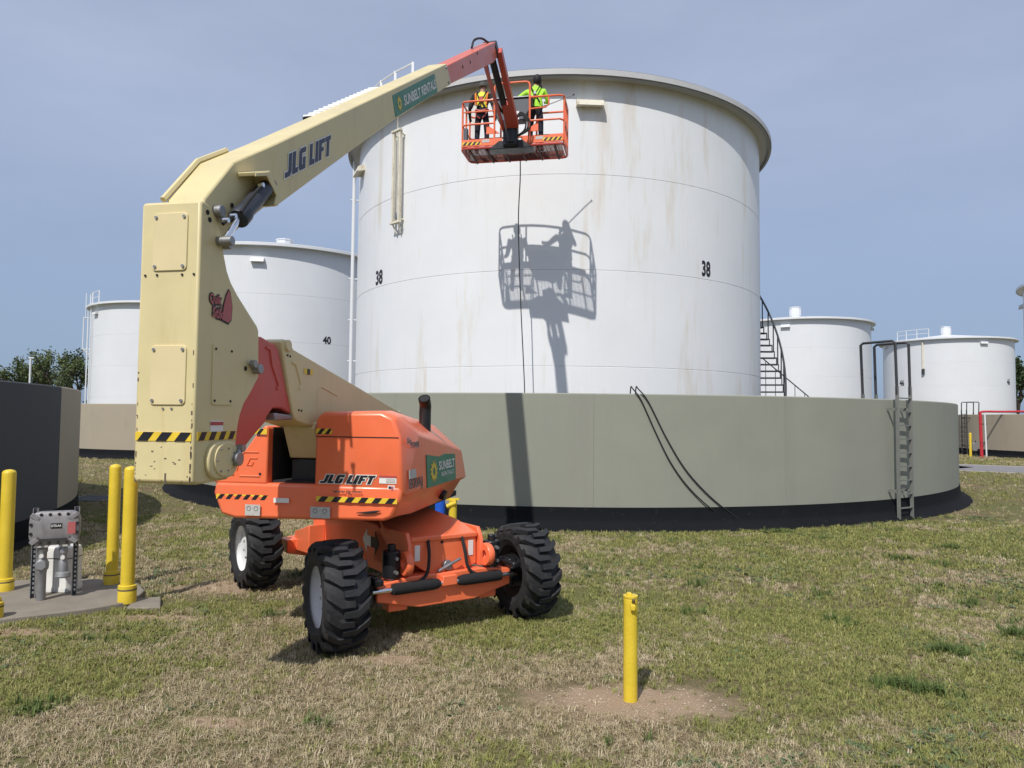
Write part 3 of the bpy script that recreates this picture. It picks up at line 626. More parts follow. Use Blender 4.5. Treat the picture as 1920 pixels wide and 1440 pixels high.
for x0, w in ((-.62, .15), (.02, .19)):           # the two discs printed on each plate
    for q in (.25, .72):
        mb = MB(); n = 16; c = TT(x0+w*q, yb-.005, 1.268); mb.loft([[c+(TT.x*math.cos(2*math.pi*i/n)+TT.z*math.sin(2*math.pi*i/n))*r for i in range(n)] for r in (.017, .021)], cap=False); mb.build('printed_ring', 'decal_black', cw)
part('maker_scar', 'black_matte', MB().tube([TT(.46, yb-.001, 1.262), TT(.55, yb-.001, 1.268), TT(.62, yb-.001, 1.276), TT(.68, yb-.001, 1.288)], [.004, .010, .012, .004], 6), cw)
hazard(lh, TT(-.56, YT-.0, 1.945), TT.x, TT.z, -TT.y, .12, .05, 1, bar=.3); hazard(eh, TT(.045, YT-.0, 1.955), TT.x, TT.z, -TT.y, .15, .05, 2)
# raised letters pressed into the left hood: a big open C and a G
def groove(pts, r=.008): return MB().tube([TT(x, YT-.001, z) for x, z in pts], r, 6).build('pressed_letter', 'orange', lh, smooth=True)
groove([(-.52, 1.78), (-.66, 1.78), (-.70, 1.74), (-.735, 1.60), (-.70, 1.56), (-.50, 1.56)]); groove([(-.53, 1.725), (-.60, 1.725), (-.63, 1.66), (-.58, 1.66), (-.57, 1.69)])
groove([(-.86, 1.57), (-.76, 1.57)])
part('hood_latch', 'black_matte', MB().cyl(TT(-.50, YT-.002, 1.58), TT(-.50, YT+.01, 1.58), .014, n=10), lh)
# hood side: sign, model number
n1 = np.cross(TT(.875, 0, 1.9)-TT(.865, -1.45, 1.93), TT(.90, -1.45, 1.42)-TT(.865, -1.45, 1.93)); 
def side(y_, z_):                                 # a point on the big side facet of the engine hood
    k = (y_+1.45)/1.65; xs = .875+(.865-.875)*k; zs = 1.95+(1.725-1.95)*k; zl = 1.42+(1.40-1.42)*k
    return np.array(TT(xs+(.90-xs)*(zs-z_)/(zs-zl), y_, z_))
sx_ = TT.y; c0 = side(-1.25, 1.43); ey_ = side(-1.25, 1.74)-c0; hs = np.linalg.norm(ey_); ey_ /= hs; ex_ = side(-.2, 1.43)-c0; wsn = np.linalg.norm(ex_); ex_ /= wsn; nn_ = np.cross(ex_, ey_)
sg = flat('rental_sign', 'decal_green', [c0-ex_*.01, c0+ex_*wsn, c0+ex_*wsn+ey_*(hs-.03), c0+ex_*wsn*.6+ey_*(hs-.01), c0+ex_*wsn*.42+ey_*(hs-.03), c0-ex_*.01+ey_*(hs+.01)], eh, nn_, .010)
def sunwheel(c, ex, ey, nn, r, parent, sq=1.0):
    n = 12; mb = MB(); ring = []
    for i in range(n):
        a = 2*math.pi*i/n
        for (rr, da_) in ((.62, 0), (1.0, .30), (.66, .36)): ring.append((rr*r*math.cos(a+da_), rr*r*math.sin(a+da_)))
    out = [c+ex*q[0]*sq+ey*q[1]+nn*.003 for q in ring]
    inn = [c+ex*q[0]*sq*.3*r/math.hypot(*q)+ey*q[1]*.3*r/math.hypot(*q)+nn*.003 for q in ring]
    return mb.loft([out, inn], cap=False).build('sun_emblem', 'decal_gold', parent)
cs = c0+nn_*.010
sunwheel(cs+ex_*wsn*.20+ey_*hs*.47, ex_, ey_, nn_, hs*.40, eh, 1.15)
put_text('sign_lettering', 'SUNBELT', 'decal_white', eh, cs+ex_*wsn*.37+ey_*hs*.46, ex_, ey_, wsn*.58, hs*.30, bold=.022, lift=.004)
put_text('sign_lettering', 'RENTALS', 'decal_white', eh, cs+ex_*wsn*.45+ey_*hs*.24, ex_, ey_, wsn*.46, hs*.14, bold=.008, lift=.004)
put_text('model_number', '800AJ', 'decal_black', eh, side(-1.80, 1.44), ex_, ey_, .40, .12, bold=0, outline=.022)
flat('label_plate', 'decal_grey', [side(-1.78, 1.56), side(-1.58, 1.56), side(-1.58, 1.64), side(-1.78, 1.64)], eh, nn_, .004)
put_text('model_script', 'Sky', 'decal_black', eh, side(-1.84, 1.86), ex_, ey_, .14, .07, bold=.0, shear=.3, outline=.04)
put_text('model_script', 'POWER', 'decal_black', eh, side(-1.72, 1.835), ex_, ey_, .24, .055, bold=.01, outline=.05)

# ---- upright mast
up = [S(*q) for q in [(373, 378), (377, 373), (396, 385), (414, 425), (420, 453), (421, 477), (427, 508), (434, 529), (446, 552), (469, 589), (483, 611), (486, 621), (486, 708), (472, 735), (458, 759), (451, 779), (447, 799), (444, 823), (442, 868), (438, 884), (427, 899), (371, 909), (365, 905)]]
yf0 = S(369, 640)[0]; up = [(yf0 if q[0] < yf0+.07 and i in (0, len(up)-1) else q[0]+(0 if 1 < i < len(up)-2 else max(0, yf0+.02-q[0])), q[1]) for i, q in enumerate(up)]
mb = MB(); slab(mb, TT, up, XB-WB, XB, 'x')
um = part('upright_mast', 'cream', mb, bevel=.018, seg=3)
yf = S(369, 640)[0]                               # near face of the mast
def mface(x, y): return T(x, y, yf)
def cover(x0, y0, x1, y1, parent):
    a_, b_ = mface(x0, y1), mface(x1, y0)
    mb = MB(); slab(mb, TT, rrect(a_[0], a_[1], b_[0], b_[1], .03), yf-.010, yf+.002, 'y'); o = part('access_cover', 'cream_panel', mb, parent, bevel=.004)
    for x in (a_[0]+.025, b_[0]-.025):
        for z in (a_[1]+.03, b_[1]-.03): part('cover_bolt', 'steel', MB().cyl(TT(x, yf-.008, z), TT(x, yf-.020, z), .011, n=8), o)
    return o
cover(286, 398, 354, 509, um); cover(281, 647, 351, 759, um)
def sface(x, y): q = S(x, y); return TT(XB, q[0], q[1])
a_, b_ = S(395, 759), S(437, 652)
mb = MB(); slab(mb, TT, rrect(a_[0], a_[1], b_[0], b_[1]+.01, .025), XB-.002, XB+.008, 'x'); o = part('access_cover', 'cream', mb, um, bevel=.003)
for y_ in (a_[0]+.03, b_[0]-.03):
    for z in (a_[1]+.03, b_[1]-.03): part('cover_bolt', 'black_matte', MB().cyl(TT(XB+.006, y_, z), TT(XB+.014, y_, z), .009, n=8), o)
for (x, y) in ((273, 517), (295, 516), (342, 515), (364, 514), (306, 766), (322, 766)):
    q = mface(x, y); part('mast_bolt', 'steel' if y > 700 else 'black_matte', MB().cyl(TT(q[0], yf, q[1]), TT(q[0], yf-.008, q[1]), .008, n=8), um)
q0, q1 = mface(262, 826), mface(366, 814)
hazard(um, TT(XB-WB+.012, yf-.001, q0[1]), TT.x, TT.z, -TT.y, WB-.03, .060, 3, bar=.55)
z0 = S(375, 826)[1]; ye = S(444, 820)[0]
hazard(um, TT(XB+.001, yf+.03, z0), TT.y, TT.z, TT.x, ye-yf-.05, .058, 4, bar=.5, slant=.6)
# swollen oval cover at the foot
c_ = S(410, 862); mb = MB(); e0, e1 = S(383, 862)[0], S(440, 862)[0]
mb = MB(); slab(mb, TT, rrect(e0, S(410, 902)[1]+.02, e1, S(410, 828)[1], .12, 6), XB-.002, XB+.035, 'x'); oc = part('pivot_cover', 'cream', mb, um, bevel=.012)
part('pivot_disc', 'cream', MB().cyl(TT(XB+.03, *c_), TT(XB+.048, *c_), .115, n=30), oc, bevel=.004)
for i in range(6):
    an = i*math.pi/3; part('cover_bolt', 'steel', MB().cyl(TT(XB+.046, c_[0]+.09*math.cos(an), c_[1]+.09*math.sin(an)), TT(XB+.056, c_[0]+.09*math.cos(an), c_[1]+.09*math.sin(an)), .007, n=6), oc)
def pin(x, y, r, L_=.06, arm=None):
    q = S(x, y); p_ = part('pivot_pin', 'steel', MB().cyl(TT(XB-.01, *q), TT(XB+L_, *q), r, n=18), um, bevel=.006)
    if arm is not None:
        e = S(*arm); MB().tube([TT(XB+L_*.6, *q), TT(XB+L_*.6, *e)], .022, 8).build('pin_keeper', 'steel', um); MB().cyl(TT(XB+L_*.3, *e), TT(XB+L_*.95, *e), .028, n=12).build('keeper_bolt', 'steel', um)
pin(432, 860, .052, .08, (440, 840)); pin(477, 692, .04, .06, (467, 682)); pin(406, 396, .042, .05, (411, 412)); pin(421, 460, .03, .05)
for (x, y) in ((389, 398), (393, 412), (435, 385), (460, 691)):
    q = S(x, y); part('port_hole', 'black_matte', MB().cyl(TT(XB+.0, *q), TT(XB+.005, *q), .018, n=14), um)
part('warning_label', 'decal_white', MB().box(sface(406, 802)+TT.x*.002, (.004, .15, .10), TT.x, TT.y), um); part('label_header', 'decal_red', MB().box(sface(406, 794)+TT.x*.004, (.004, .15, .025), TT.x, TT.y), um)
part('rust_run', 'rim_brown', MB().box(TT(mface(310, 890)[0], yf-.001, mface(310, 897)[1]), (.012, .003, .07), TT.x, TT.y), um)
rc = MB()
for i in range(46):
    ed = rng.random(); z = 1.66+abs(rng.normal(0, .35)); hh_ = rng.uniform(.008, .05)
    if z > 3.4: continue
    x_ = XB-WB+rng.uniform(.016, .022) if ed < .5 else XB-rng.uniform(.017, .024)
    rc.box(TT(x_, yf-.0004, z), (rng.uniform(.004, .011), .002, hh_*.7), TT.x, TT.y)
for i in range(14): rc.box(TT(XB-rng.uniform(.03, WB-.03), yf-.0005, 1.66+abs(rng.normal(0, .12))), (rng.uniform(.006, .02), .002, rng.uniform(.004, .012)), TT.x, TT.y)
tag(part('rust_chips', 'rim_brown', rc, um), kind='stuff')
# the red-and-black script emblem
d0, d1 = S(394, 595), S(430, 556); w_ = d1[0]-d0[0]; h_ = d1[1]-d0[1]
for k, (m_, gr) in enumerate((('decal_black', .018), ('decal_pink', .0))):
    pts = [(.60, .02), (.95, -.06), (1.10, .12), (1.13, .62), (1.02, 1.12), (.92, 1.22), (.80, 1.0), (.68, .62)]
    cx_ = sum(p[0] for p in pts)/8; cz_ = sum(p[1] for p in pts)/8
    flat('emblem_blade', m_, [TT(XB+.002+.003*k, d0[0]+w_*(p[0]+(p[0]-cx_)*gr*9), d0[1]+h_*(p[1]+(p[1]-cz_)*gr*6)) for p in pts], um, TT.x, .003)
put_text('emblem_lettering', 'Quik', 'decal_pink', um, TT(XB+.001, d0[0]-.02, d0[1]+h_*.50), TT.y, TT.z, w_*.62, h_*.42, bold=.03, outline=.13, om='decal_black')
put_text('emblem_lettering', 'Stik', 'decal_pink', um, TT(XB+.001, d0[0]+.02, d0[1]+h_*.02), TT.y, TT.z, w_*.58, h_*.42, bold=.03, outline=.13, om='decal_black')

# ---- tower boom and red link
tw = [S(*q) for q in [(531, 649), (530, 640), (536, 636), (547, 641), (553, 655)]]+[(.64, 2.17), (.64, 1.75), (-1.2, 1.90)]+[S(*q) for q in [(594, 802), (560, 790), (553, 780), (545, 735)]]
mb = MB(); slab(mb, TT, tw, XB-WT+.02, XB-.012, 'x'); tb = part('tower_boom', 'cream', mb, bevel=.012)
def rib(pts, m, x, parent, r=.012): return MB().tube([TT(x, *S(*q)) for q in pts], r, 8).build('pressed_rib', m, parent, smooth=True)
rib([(549, 679), (556, 683), (566, 720), (563, 730)], 'cream', XB-.013, tb); rib([(596, 770), (597, 731), (604, 725), (634, 742)], 'cream', XB-.013, tb, .008)
for x, y in ((541, 666), (546, 668), (562, 769), (567, 770)): part('tower_bolt', 'black_matte', MB().cyl(TT(XB-.014, *S(x, y)), TT(XB-.004, *S(x, y)), .009, n=8), tb)
q = S(580, 697); part('caution_label', 'decal_yellow', MB().box(TT(XB-.009, *q), (.004, .17, .05), TT.x, TT.y), tb); part('caution_print', 'decal_black', MB().box(TT(XB-.006, *q), (.004, .05, .05), TT.x, TT.y), tb)
part('tower_pivot', 'cream_panel', MB().cyl(TT(XB-WT+.03, *S(541, 648)), TT(XB+.01, *S(541, 648)), .05, n=18), tb, bevel=.008)
part('tower_foot_lug', 'cream', MB().cyl(TT(XB-.09, .62, 2.10), TT(XB-.03, .62, 2.10), .09, n=18), tb, bevel=.008)
rl = [S(*q) for q in [(470, 632), (486, 632), (498, 631), (524, 646), (530, 656), (545, 735), (556, 765), (553, 777), (535, 766), (519, 766), (508, 782), (507, 790), (480, 822), (450, 862), (440, 884), (430, 880), (436, 800), (460, 735), (470, 700)]]
mb = MB(); slab(mb, TT, rl, XB-WT+.05, XB-.035, 'x'); rk = part('tower_link', 'dark_red', mb, bevel=.014)
rib([(506, 652), (513, 655), (517, 685), (529, 722), (526, 730)], 'dark_red', XB-.036, rk, .014)
mb = MB(); slab(mb, TT, [S(*q) for q in [(520, 774), (553, 779), (553, 787), (520, 789)]], XB-WT+.03, XB-.02, 'x'); part('link_shaft', 'steel', mb, rk, bevel=.01)

# ---- main boom (cream base section), orange fly section, lettering
bm_ = [S(*q) for q in [(385, 372), (440, 303), (520, 268), (838, 119), (847, 158), (745, 222), (680, 268), (520, 387), (497, 389), (428, 447), (400, 440), (380, 410)]]
mb = MB(); slab(mb, TT, bm_, XB-WBO, XB-.006, 'x'); bo = part('main_boom', 'cream', mb, bevel=.014)
bx = XB-.006
def ridge(pts, x): return MB().tube([TT(x, *S(*q)) for q in pts], .012, 6)
part('boom_plate_edge', 'cream', MB().tube([TT(XB-WBO-.005, q[0], q[1]+.02) for q in (S(380, 376), S(440, 303), S(490, 282))], .022, 6), bo)
f0, f1 = np.array(S(838, 119)), np.array(S(520, 268)); bd = (f0-f1)/np.linalg.norm(f0-f1); BD = TT.y*bd[0]+TT.z*bd[1]; BN = -TT.y*bd[1]+TT.z*bd[0]
fl = [S(*q) for q in [(800, 143), (920, 83), (932, 78), (938, 100), (928, 117), (810, 176)]]
tip = TT(XB-WB/2, 0, 0); fl = [(q[0], q[1]) for q in fl]
mb = MB(); slab(mb, TT, fl, XB-WBO+.020, XB-.022, 'x'); fb = part('fly_boom', 'orange_faded', mb, bevel=.012)
for (x, y) in ((870, 125), (884, 116), (897, 100)): part('boom_hole', 'black_matte', MB().cyl(TT(XB-.024, *S(x, y)), TT(XB-.018, *S(x, y)), .03, n=12), fb)
for (x, y) in ((837, 127), (842, 155)): part('wear_pad_bolt', 'steel', MB().cyl(TT(bx, *S(x, y)), TT(bx+.012, *S(x, y)), .022, n=8), bo)
# lettering runs along the boom, upright strokes stay near vertical as on the machine
def boom_pt(x, y): return TT(bx, *S(x, y))
c_ = boom_pt(534, 335); exb = boom_pt(619, 291)-c_; wt = np.linalg.norm(exb); exb /= wt; eyb = boom_pt(536, 291)-c_; ht = np.linalg.norm(eyb); eyb /= ht
nb_ = TT.x
def boom_text(s, c, ex, ey, w, h, m, bold, outline, om='decal_white'):
    v0, f0_ = text_mesh(s, bold); lo, hi = v0.min(0), v0.max(0)
    for k, (mm, bdv) in enumerate(([(om, outline)] if outline else [])+[(m, bold)]):
        v, f = text_mesh(s, bdv); q = (v-lo)/(hi-lo)
        MB().add([c+ex*a*w+ey*b_*h+nb_*(.004+.003*k) for a, b_ in q], f).build('boom_lettering' if mm == m else 'lettering_outline', mm, bo)
block_text('JLG LIFT', c_, exb, eyb, nb_, wt, ht, 'decal_blue', 'decal_white', bo, edge=.05)
p00, p10, p11, p01 = (boom_pt(*q) for q in ((742, 220), (821, 173), (815, 138), (736, 179)))
flat('rental_sign', 'decal_green', [p00, p10, p11, p01], bo, nb_, .004)
exs = p10-p00; ws = np.linalg.norm(exs); exs /= ws; eys = p01-p00; hh = np.linalg.norm(eys); eys /= hh
sunwheel(p00+nb_*.004+exs*ws*.11+eys*hh*.5, exs, eys, nb_, hh*.40, bo)
boom_text('SUNBELT RENTALS', p00+exs*ws*.20+eys*hh*.26+nb_*.004, exs, eys, ws*.77, hh*.50, 'decal_white', .028, None)
# lift cylinder with its guard hood on the boom side
cyA, cyB = S(447, 411, XB+.075), S(505, 345, XB+.075); xc = XB+.075
lc = part('lift_cylinder', 'cyl_blue', MB().tube([TT(xc, cyA[0]+(cyB[0]-cyA[0])*k, cyA[1]+(cyB[1]-cyA[1])*k) for k in (0, .02, .16, .17, 1)], [.070, .074, .074, .064, .064], 20), smooth=True, ang=50)
rb = S(421, 452, XB+.05); part('cylinder_rod', 'chrome', MB().cyl(TT(xc, *cyA), TT(xc-.03, *rb), .024, n=14), lc, smooth=True)
part('rod_eye', 'steel', MB().cyl(TT(XB-.02, *rb), TT(xc+.04, *rb), .035, n=14), lc, bevel=.006)
hd = [S(*q, XB+.13) for q in [(475, 322), (505, 320), (527, 365), (520, 386), (513, 386), (519, 366), (502, 328), (477, 330)]]
mb = MB(); slab(mb, TT, hd, XB-.01, XB+.135, 'x'); gh = part('cylinder_guard', 'cream', mb, bevel=.006)
mb2 = MB(); slab(mb2, TT, [S(*q, XB+.13) for q in [(503, 322), (526, 365), (519, 386), (512, 384), (516, 366), (498, 330), (477, 331), (477, 324)]], XB+.128, XB+.142, 'x'); part('guard_cheek', 'cream', mb2, gh, bevel=.004)
for pts in ([(487, 352), (478, 362), (465, 378), (452, 398)], [(418, 420), (428, 411), (440, 405)]):
    part('hydraulic_hose', 'black_matte', MB().tube([TT(xc+.07, *S(*q, xc+.07)) for q in pts], .013, 8), lc, smooth=True)
for q in ((490, 347), (438, 405), (424, 413)): part('hose_fitting', 'chrome', MB().cyl(TT(xc+.05, *S(*q, xc+.07)), TT(xc+.09, *S(*q, xc+.07)), .018, n=8), lc)
# cable track along the far side of the boom top
k0, k1 = S(580, 220, XB-.42), S(706, 166, XB-.42); kl = np.hypot(k1[0]-k0[0], k1[1]-k0[1]); km = TT(XB-.42, (k0[0]+k1[0])/2, (k0[1]+k1[1])/2)
ct = part('cable_track', 'black_matte', MB().box(km-BN*.068, (.16, kl, .16), TT.x, BD), bevel=.01)
for i in range(16): part('track_link', 'decal_white', MB().box(km+BD*kl*((i+.5)/16-.5)-BN*.045, (.166, .055, .13), TT.x, BD*.82+BN*.57, np.cross(TT.x, BD*.82+BN*.57)), ct)

# ---- jib, rotator and the platform
PO = YD(966, 284, 16.55); FZ = 8.50
PF = FR((PO[0], PO[1]+.25, 0), TT.x, TT.y)        # platform frame: x right, y away, origin under its middle
PW, PDp = 1.22, .455
tipR = np.array(S(932, 86)); tipc = TT(XB-.15, *tipR)
jb = PF(-.02, -PDp-.13, FZ+.30)
jd = jb-tipc; jl = np.linalg.norm(jd); jd /= jl; jn = np.cross(jd, TT.x); jn /= np.linalg.norm(jn); jx = np.cross(jn, jd)
jib = part('jib_arm', 'dark_red', MB().box((tipc+jb)/2+jx*.17, (.12, jl*.90, .16), jx, jd), bevel=.01)
part('jib_arm_cover', 'dark_red', MB().box(tipc+jd*jl*.80+jx*.04, (.18, jl*.30, .15), jx, jd), jib, bevel=.01)
part('jib_cylinder', 'cyl_blue', MB().cyl(tipc+jd*.10+jx*-.02, tipc+jd*jl*.66+jx*-.0, .075, n=16), jib, smooth=True)
part('jib_head', 'cyl_blue', MB().box(tipc+jd*.08+jx*.0, (.30, .30, .20), jx, jd), jib, bevel=.03)
lk0 = TT(XB-.19, *S(908, 116, XB-.19)); part('jib_link', 'dark_red', MB().box((lk0+jb-jx*.14)/2, (.07, np.linalg.norm(jb-jx*.14-lk0), .07), jx, (jb-jx*.14-lk0)/np.linalg.norm(jb-jx*.14-lk0)), jib, bevel=.01)
for off in (-.10, -.14): part('jib_hose', 'black_matte', MB().tube(smoothpath([tipc+jx*off+(0, 0, .05), tipc+jx*(off-.03)+jd*.4+jn*.08, tipc+jx*off+jd*jl*.6+jn*.12, jb+jx*.1+(0, 0, .12)]), .018, 6), jib, smooth=True)
part('tip_hose', 'black_matte', MB().tube(smoothpath([TT(XB-.2, *S(904, 88)), TT(XB-.22, S(910, 83)[0], S(910, 83)[1]+.10), TT(XB-.18, S(920, 80)[0], S(920, 80)[1]+.10), tipc+(0, 0, .05)]), .022, 6), fb, smooth=True)
rot = part('rotator', 'black_paint', MB().box(PF(0, -PDp-.13, FZ+.22), (.34, .22, .62), PF.x, PF.y), bevel=.03)
part('rotator_drum', 'black_paint', MB().cyl(PF(.02, -PDp-.16, FZ-.02), PF(.02, -PDp-.16, FZ+.60), .13, n=20), rot, smooth=True)
for i in range(3): part('hose_loop', 'black_matte', MB().tube(smoothpath([PF(.12, -PDp-.2, FZ+.1), PF(.34+.05*i, -PDp-.22, FZ+.26), PF(.36+.04*i, -PDp-.22, FZ+.5), PF(.24, -PDp-.2, FZ+.62+.03*i), PF(.08, -PDp-.18, FZ+.5)]), .02, 6), rot, smooth=True)
mb = MB(); slab(mb, PF, [(-.52, FZ-.13), (.52, FZ-.13), (.28, FZ+.06), (-.28, FZ+.06)], -PDp-.16, -PDp+.2, 'y'); part('platform_bracket', 'black_paint', mb, bevel=.012)
mb = MB()                                         # open bar grating
for i in range(23): mb.box(PF(0, -PDp+.03+(2*PDp-.06)*i/22, FZ-.012), (2*PW-.1, .007, .010), PF.x, PF.y)
for i in range(25): mb.box(PF(-PW+.05+(2*PW-.1)*i/24, 0, FZ-.022), (.007, 2*PDp-.06, .008), PF.x, PF.y)
plat = part('platform', 'underside', mb)
def prail(pts, r=.024, m='orange', nm='rail', n=8): return MB().tube([PF(*q) for q in pts], r, n).build(nm, m, plat, smooth=True)
def loop(z, c=.10, near=True):
    return [(-PW, -PDp+c, z), (-PW, PDp-c, z), (-PW+c*.3, PDp-c*.3, z), (-PW+c, PDp, z), (PW-c, PDp, z), (PW-c*.3, PDp-c*.3, z), (PW, PDp-c, z), (PW, -PDp+c, z)]
for z in (1.12, .56): prail(loop(FZ+z))
for s in (-1, 1):                                 # near-side panels either side of the console
    x0, x1 = (s*PW, s*.42)
    prail([(x0, -PDp+.10, FZ+1.12), (x0-s*.03, -PDp+.03, FZ+1.12), (x0-s*.10, -PDp, FZ+1.12), (x1, -PDp, FZ+1.12)])
    prail([(x0, -PDp+.10, FZ+.56), (x0-s*.10, -PDp, FZ+.56), (x1, -PDp, FZ+.56)])
    prail([(x1, -PDp, FZ-.02), (x1, -PDp, FZ+1.42), (x1-s*.03, -PDp, FZ+1.48), (x1-s*.10, -PDp, FZ+1.50), (0, -PDp, FZ+1.50)])
    for (px_, py_) in ((s*PW, -PDp+.10), (s*PW, PDp-.10), (s*.45, PDp), (s*PW, 0)): prail([(px_, py_, FZ-.02), (px_, py_, FZ+1.12)], nm='rail_post')
    b0, b1 = sorted((s*PW, s*.22))
    tbd = MB().box(PF((b0+b1)/2, -PDp-.012, FZ+.10), (b1-b0-.02, .03, .17), PF.x, PF.y).build('toe_board', 'orange', plat, bevel=.006)
    hazard(plat, PF(-PW+.03 if s < 0 else PW-.48, -PDp-.028, FZ+.05), PF.x, PF.z, -PF.y, .45, .075, 4)
    MB().box(PF(s*.66 if s > 0 else -.62, -PDp-.029, FZ+.13), (.18, .004, .07), PF.x, PF.y).build('toe_label', 'decal_grey', plat)
    MB().box(PF(s*(PW+.0), 0, FZ+.07), (.02, 2*PDp-.2, .12), PF.x, PF.y).build('toe_board', 'orange_faded', plat)
    mb = MB(); slab(mb, PF, [(s*.30, FZ+.32), (s*.62, FZ+.55), (s*.62, FZ+.32)], -PDp+.03, -PDp+.05, 'y'); mb.build('gusset', 'orange', plat)
    prail([(s*(PW-.35), -PDp, FZ+1.12), (s*(PW-.35), -PDp, FZ+.92), (s*(PW-.42), -PDp, FZ+.86), (s*.42, -PDp, FZ+.84)] if s > 0 else [(-PW+.05, -PDp, FZ+.86), (-.42, -PDp, FZ+.86)], r=.018)
MB().box(PF(0, PDp-.01, FZ+.07), (2*PW-.2, .02, .13), PF.x, PF.y).build('toe_board', 'orange_faded', plat)
prail(loop(FZ-.02, .12)+[(PW-.04, -PDp+.03, FZ-.02), (PW-.12, -PDp, FZ-.02), (-PW+.12, -PDp, FZ-.02), (-PW+.04, -PDp+.03, FZ-.02), (-PW, -PDp+.10, FZ-.02)], r=.03, m='dark_red', nm='floor_frame')
for i in range(6): MB().box(PF(-PW+.407*(i+.5), 0, FZ-.062), (.035, 2*PDp-.1, .05), PF.x, PF.y).build('floor_joist', 'underside', plat)
con = MB(); slab(con, PF, [(-.50, FZ+1.14), (.46, FZ+1.14), (.46, FZ+.94), (.26, FZ+.62), (-.34, FZ+.62), (-.50, FZ+.94)], -PDp+.06, -PDp+.34, 'y')
con.build('control_console', 'slate', plat, bevel=.02)
MB().box(PF(-.02, -PDp+.20, FZ+1.165), (.98, .34, .03), PF.x, PF.y).build('console_top', 'steel', plat, bevel=.006)
MB().box(PF(.10, -PDp+.05, FZ+.73), (.12, .006, .2), PF.x, PF.y).build('console_label', 'decal_white', plat)
MB().box(PF(-PW+.10, -PDp+.05, FZ+.26), (.10, .12, .46), PF.x, PF.y).build('fire_extinguisher_box', 'slate', plat, bevel=.03)

# ------------------------------------------------------------------ people
def person(name, joints, edges, radii, zones, root, label, parts):
    """one skinned body: joints in world metres, radii per joint, zones give each bone its cloth or skin"""
    keys = list(joints); me = bpy.data.meshes.new('body')
    base = np.array(joints['pelvis']); 
    me.from_pydata([tuple(np.array(joints[k])-base) for k in keys], [(keys.index(a), keys.index(b)) for a, b in edges], [])
    o = bpy.data.objects.new('tmp', me); COL.objects.link(o)
    sm = o.modifiers.new('skin', 'SKIN'); sm.use_smooth_shade = True; sm.branch_smoothing = .4
    for i, k in enumerate(keys):
        r = radii[k]; me.skin_vertices[0].data[i].radius = r if isinstance(r, tuple) else (r, r); me.skin_vertices[0].data[i].use_root = (k == root)
    sb = o.modifiers.new('sub', 'SUBSURF'); sb.levels = 2; sb.render_levels = 2
    dg = bpy.context.evaluated_depsgraph_get(); dg.update(); m2 = bpy.data.meshes.new_from_object(o.evaluated_get(dg))
    bpy.data.objects.remove(o)
    mats = sorted({z for z in zones.values()})
    for q in mats: m2.materials.append(MATS[q])
    segs = [(np.array(joints[a])-base, np.array(joints[b])-base, mats.index(zones[(a, b)])) for a, b in edges]
    for p in m2.polygons:
        c = np.array(p.center); best = (9, 0)
        for A, B, mi in segs:
            d = B-A; t = np.clip(np.dot(c-A, d)/np.dot(d, d), 0, 1); q = np.linalg.norm(c-A-d*t)
            if q < best[0]: best = (q, mi)
        p.material_index = best[1]; p.use_smooth = True
    feet = base.copy(); feet[2] = min(j[2] for j in joints.values())-.03
    t = thing('person', tuple(feet), label, 'person', 'workers in the basket')
    b = bpy.data.objects.new('body', m2); COL.objects.link(b); b.parent = t; b.location = base-feet; WM[b] = Matrix.Translation(base)
    return t
def body_edges(): return [('pelvis', 'waist'), ('waist', 'chest'), ('chest', 'neck'), ('neck', 'head'), ('head', 'crown'), ('chest', 'shL'), ('shL', 'elL'), ('elL', 'wrL'), ('wrL', 'hdL'), ('chest', 'shR'), ('shR', 'elR'), ('elR', 'wrR'), ('wrR', 'hdR'),
    ('pelvis', 'hipL'), ('hipL', 'knL'), ('knL', 'anL'), ('anL', 'toL'), ('pelvis', 'hipR'), ('hipR', 'knR'), ('knR', 'anR'), ('anR', 'toR')]
RAD = dict(pelvis=(.155, .115), waist=(.15, .105), chest=(.165, .115), neck=.055, head=(.078, .092), crown=(.07, .08), shL=.068, elL=.047, wrL=.034, hdL=.036, shR=.068, elR=.047, wrR=.034, hdR=.036,
    hipL=.09, knL=.068, anL=.058, toL=.045, hipR=.09, knR=.068, anR=.058, toR=.045)
def zones(shirt, sleeve_low, trousers='navy', hands='black_cloth', head='skin'):
    z = {}
    for e in body_edges():
        a, b_ = e
        z[e] = trousers if a in ('pelvis', 'hipL', 'hipR', 'knL', 'knR') and b_ != 'waist' else 'black_matte' if a in ('anL', 'anR') else head if a in ('neck', 'head') else hands if a in ('wrL', 'wrR') else sleeve_low if a in ('elL', 'elR') else shirt
    z[('pelvis', 'waist')] = trousers; return z
def figure(px, py, k, lx):                        # standing figure facing away (+y); offsets in platform axes
    f = lambda x, y, z: PF(px+x*k, py+y*k, FZ-.01+z*k)
    J = dict(pelvis=f(0, 0, .98), waist=f(0, .0, 1.12), chest=f(0, .02, 1.36), neck=f(0, .03, 1.52), head=f(0, .05, 1.63), crown=f(0, .05, 1.73),
             hipL=f(-.10, 0, .92), knL=f(-.12, .02, .50), anL=f(-.13, -.02, .10), toL=f(-.15, .15, .05), hipR=f(.10, 0, .92), knR=f(.12, .02, .50), anR=f(.13, -.02, .10), toR=f(.15, .15, .05),
             shL=f(-.19, .02, 1.42), shR=f(.19, .02, 1.42))
    J.update({q: f(*v) for q, v in lx.items()}); return J, f
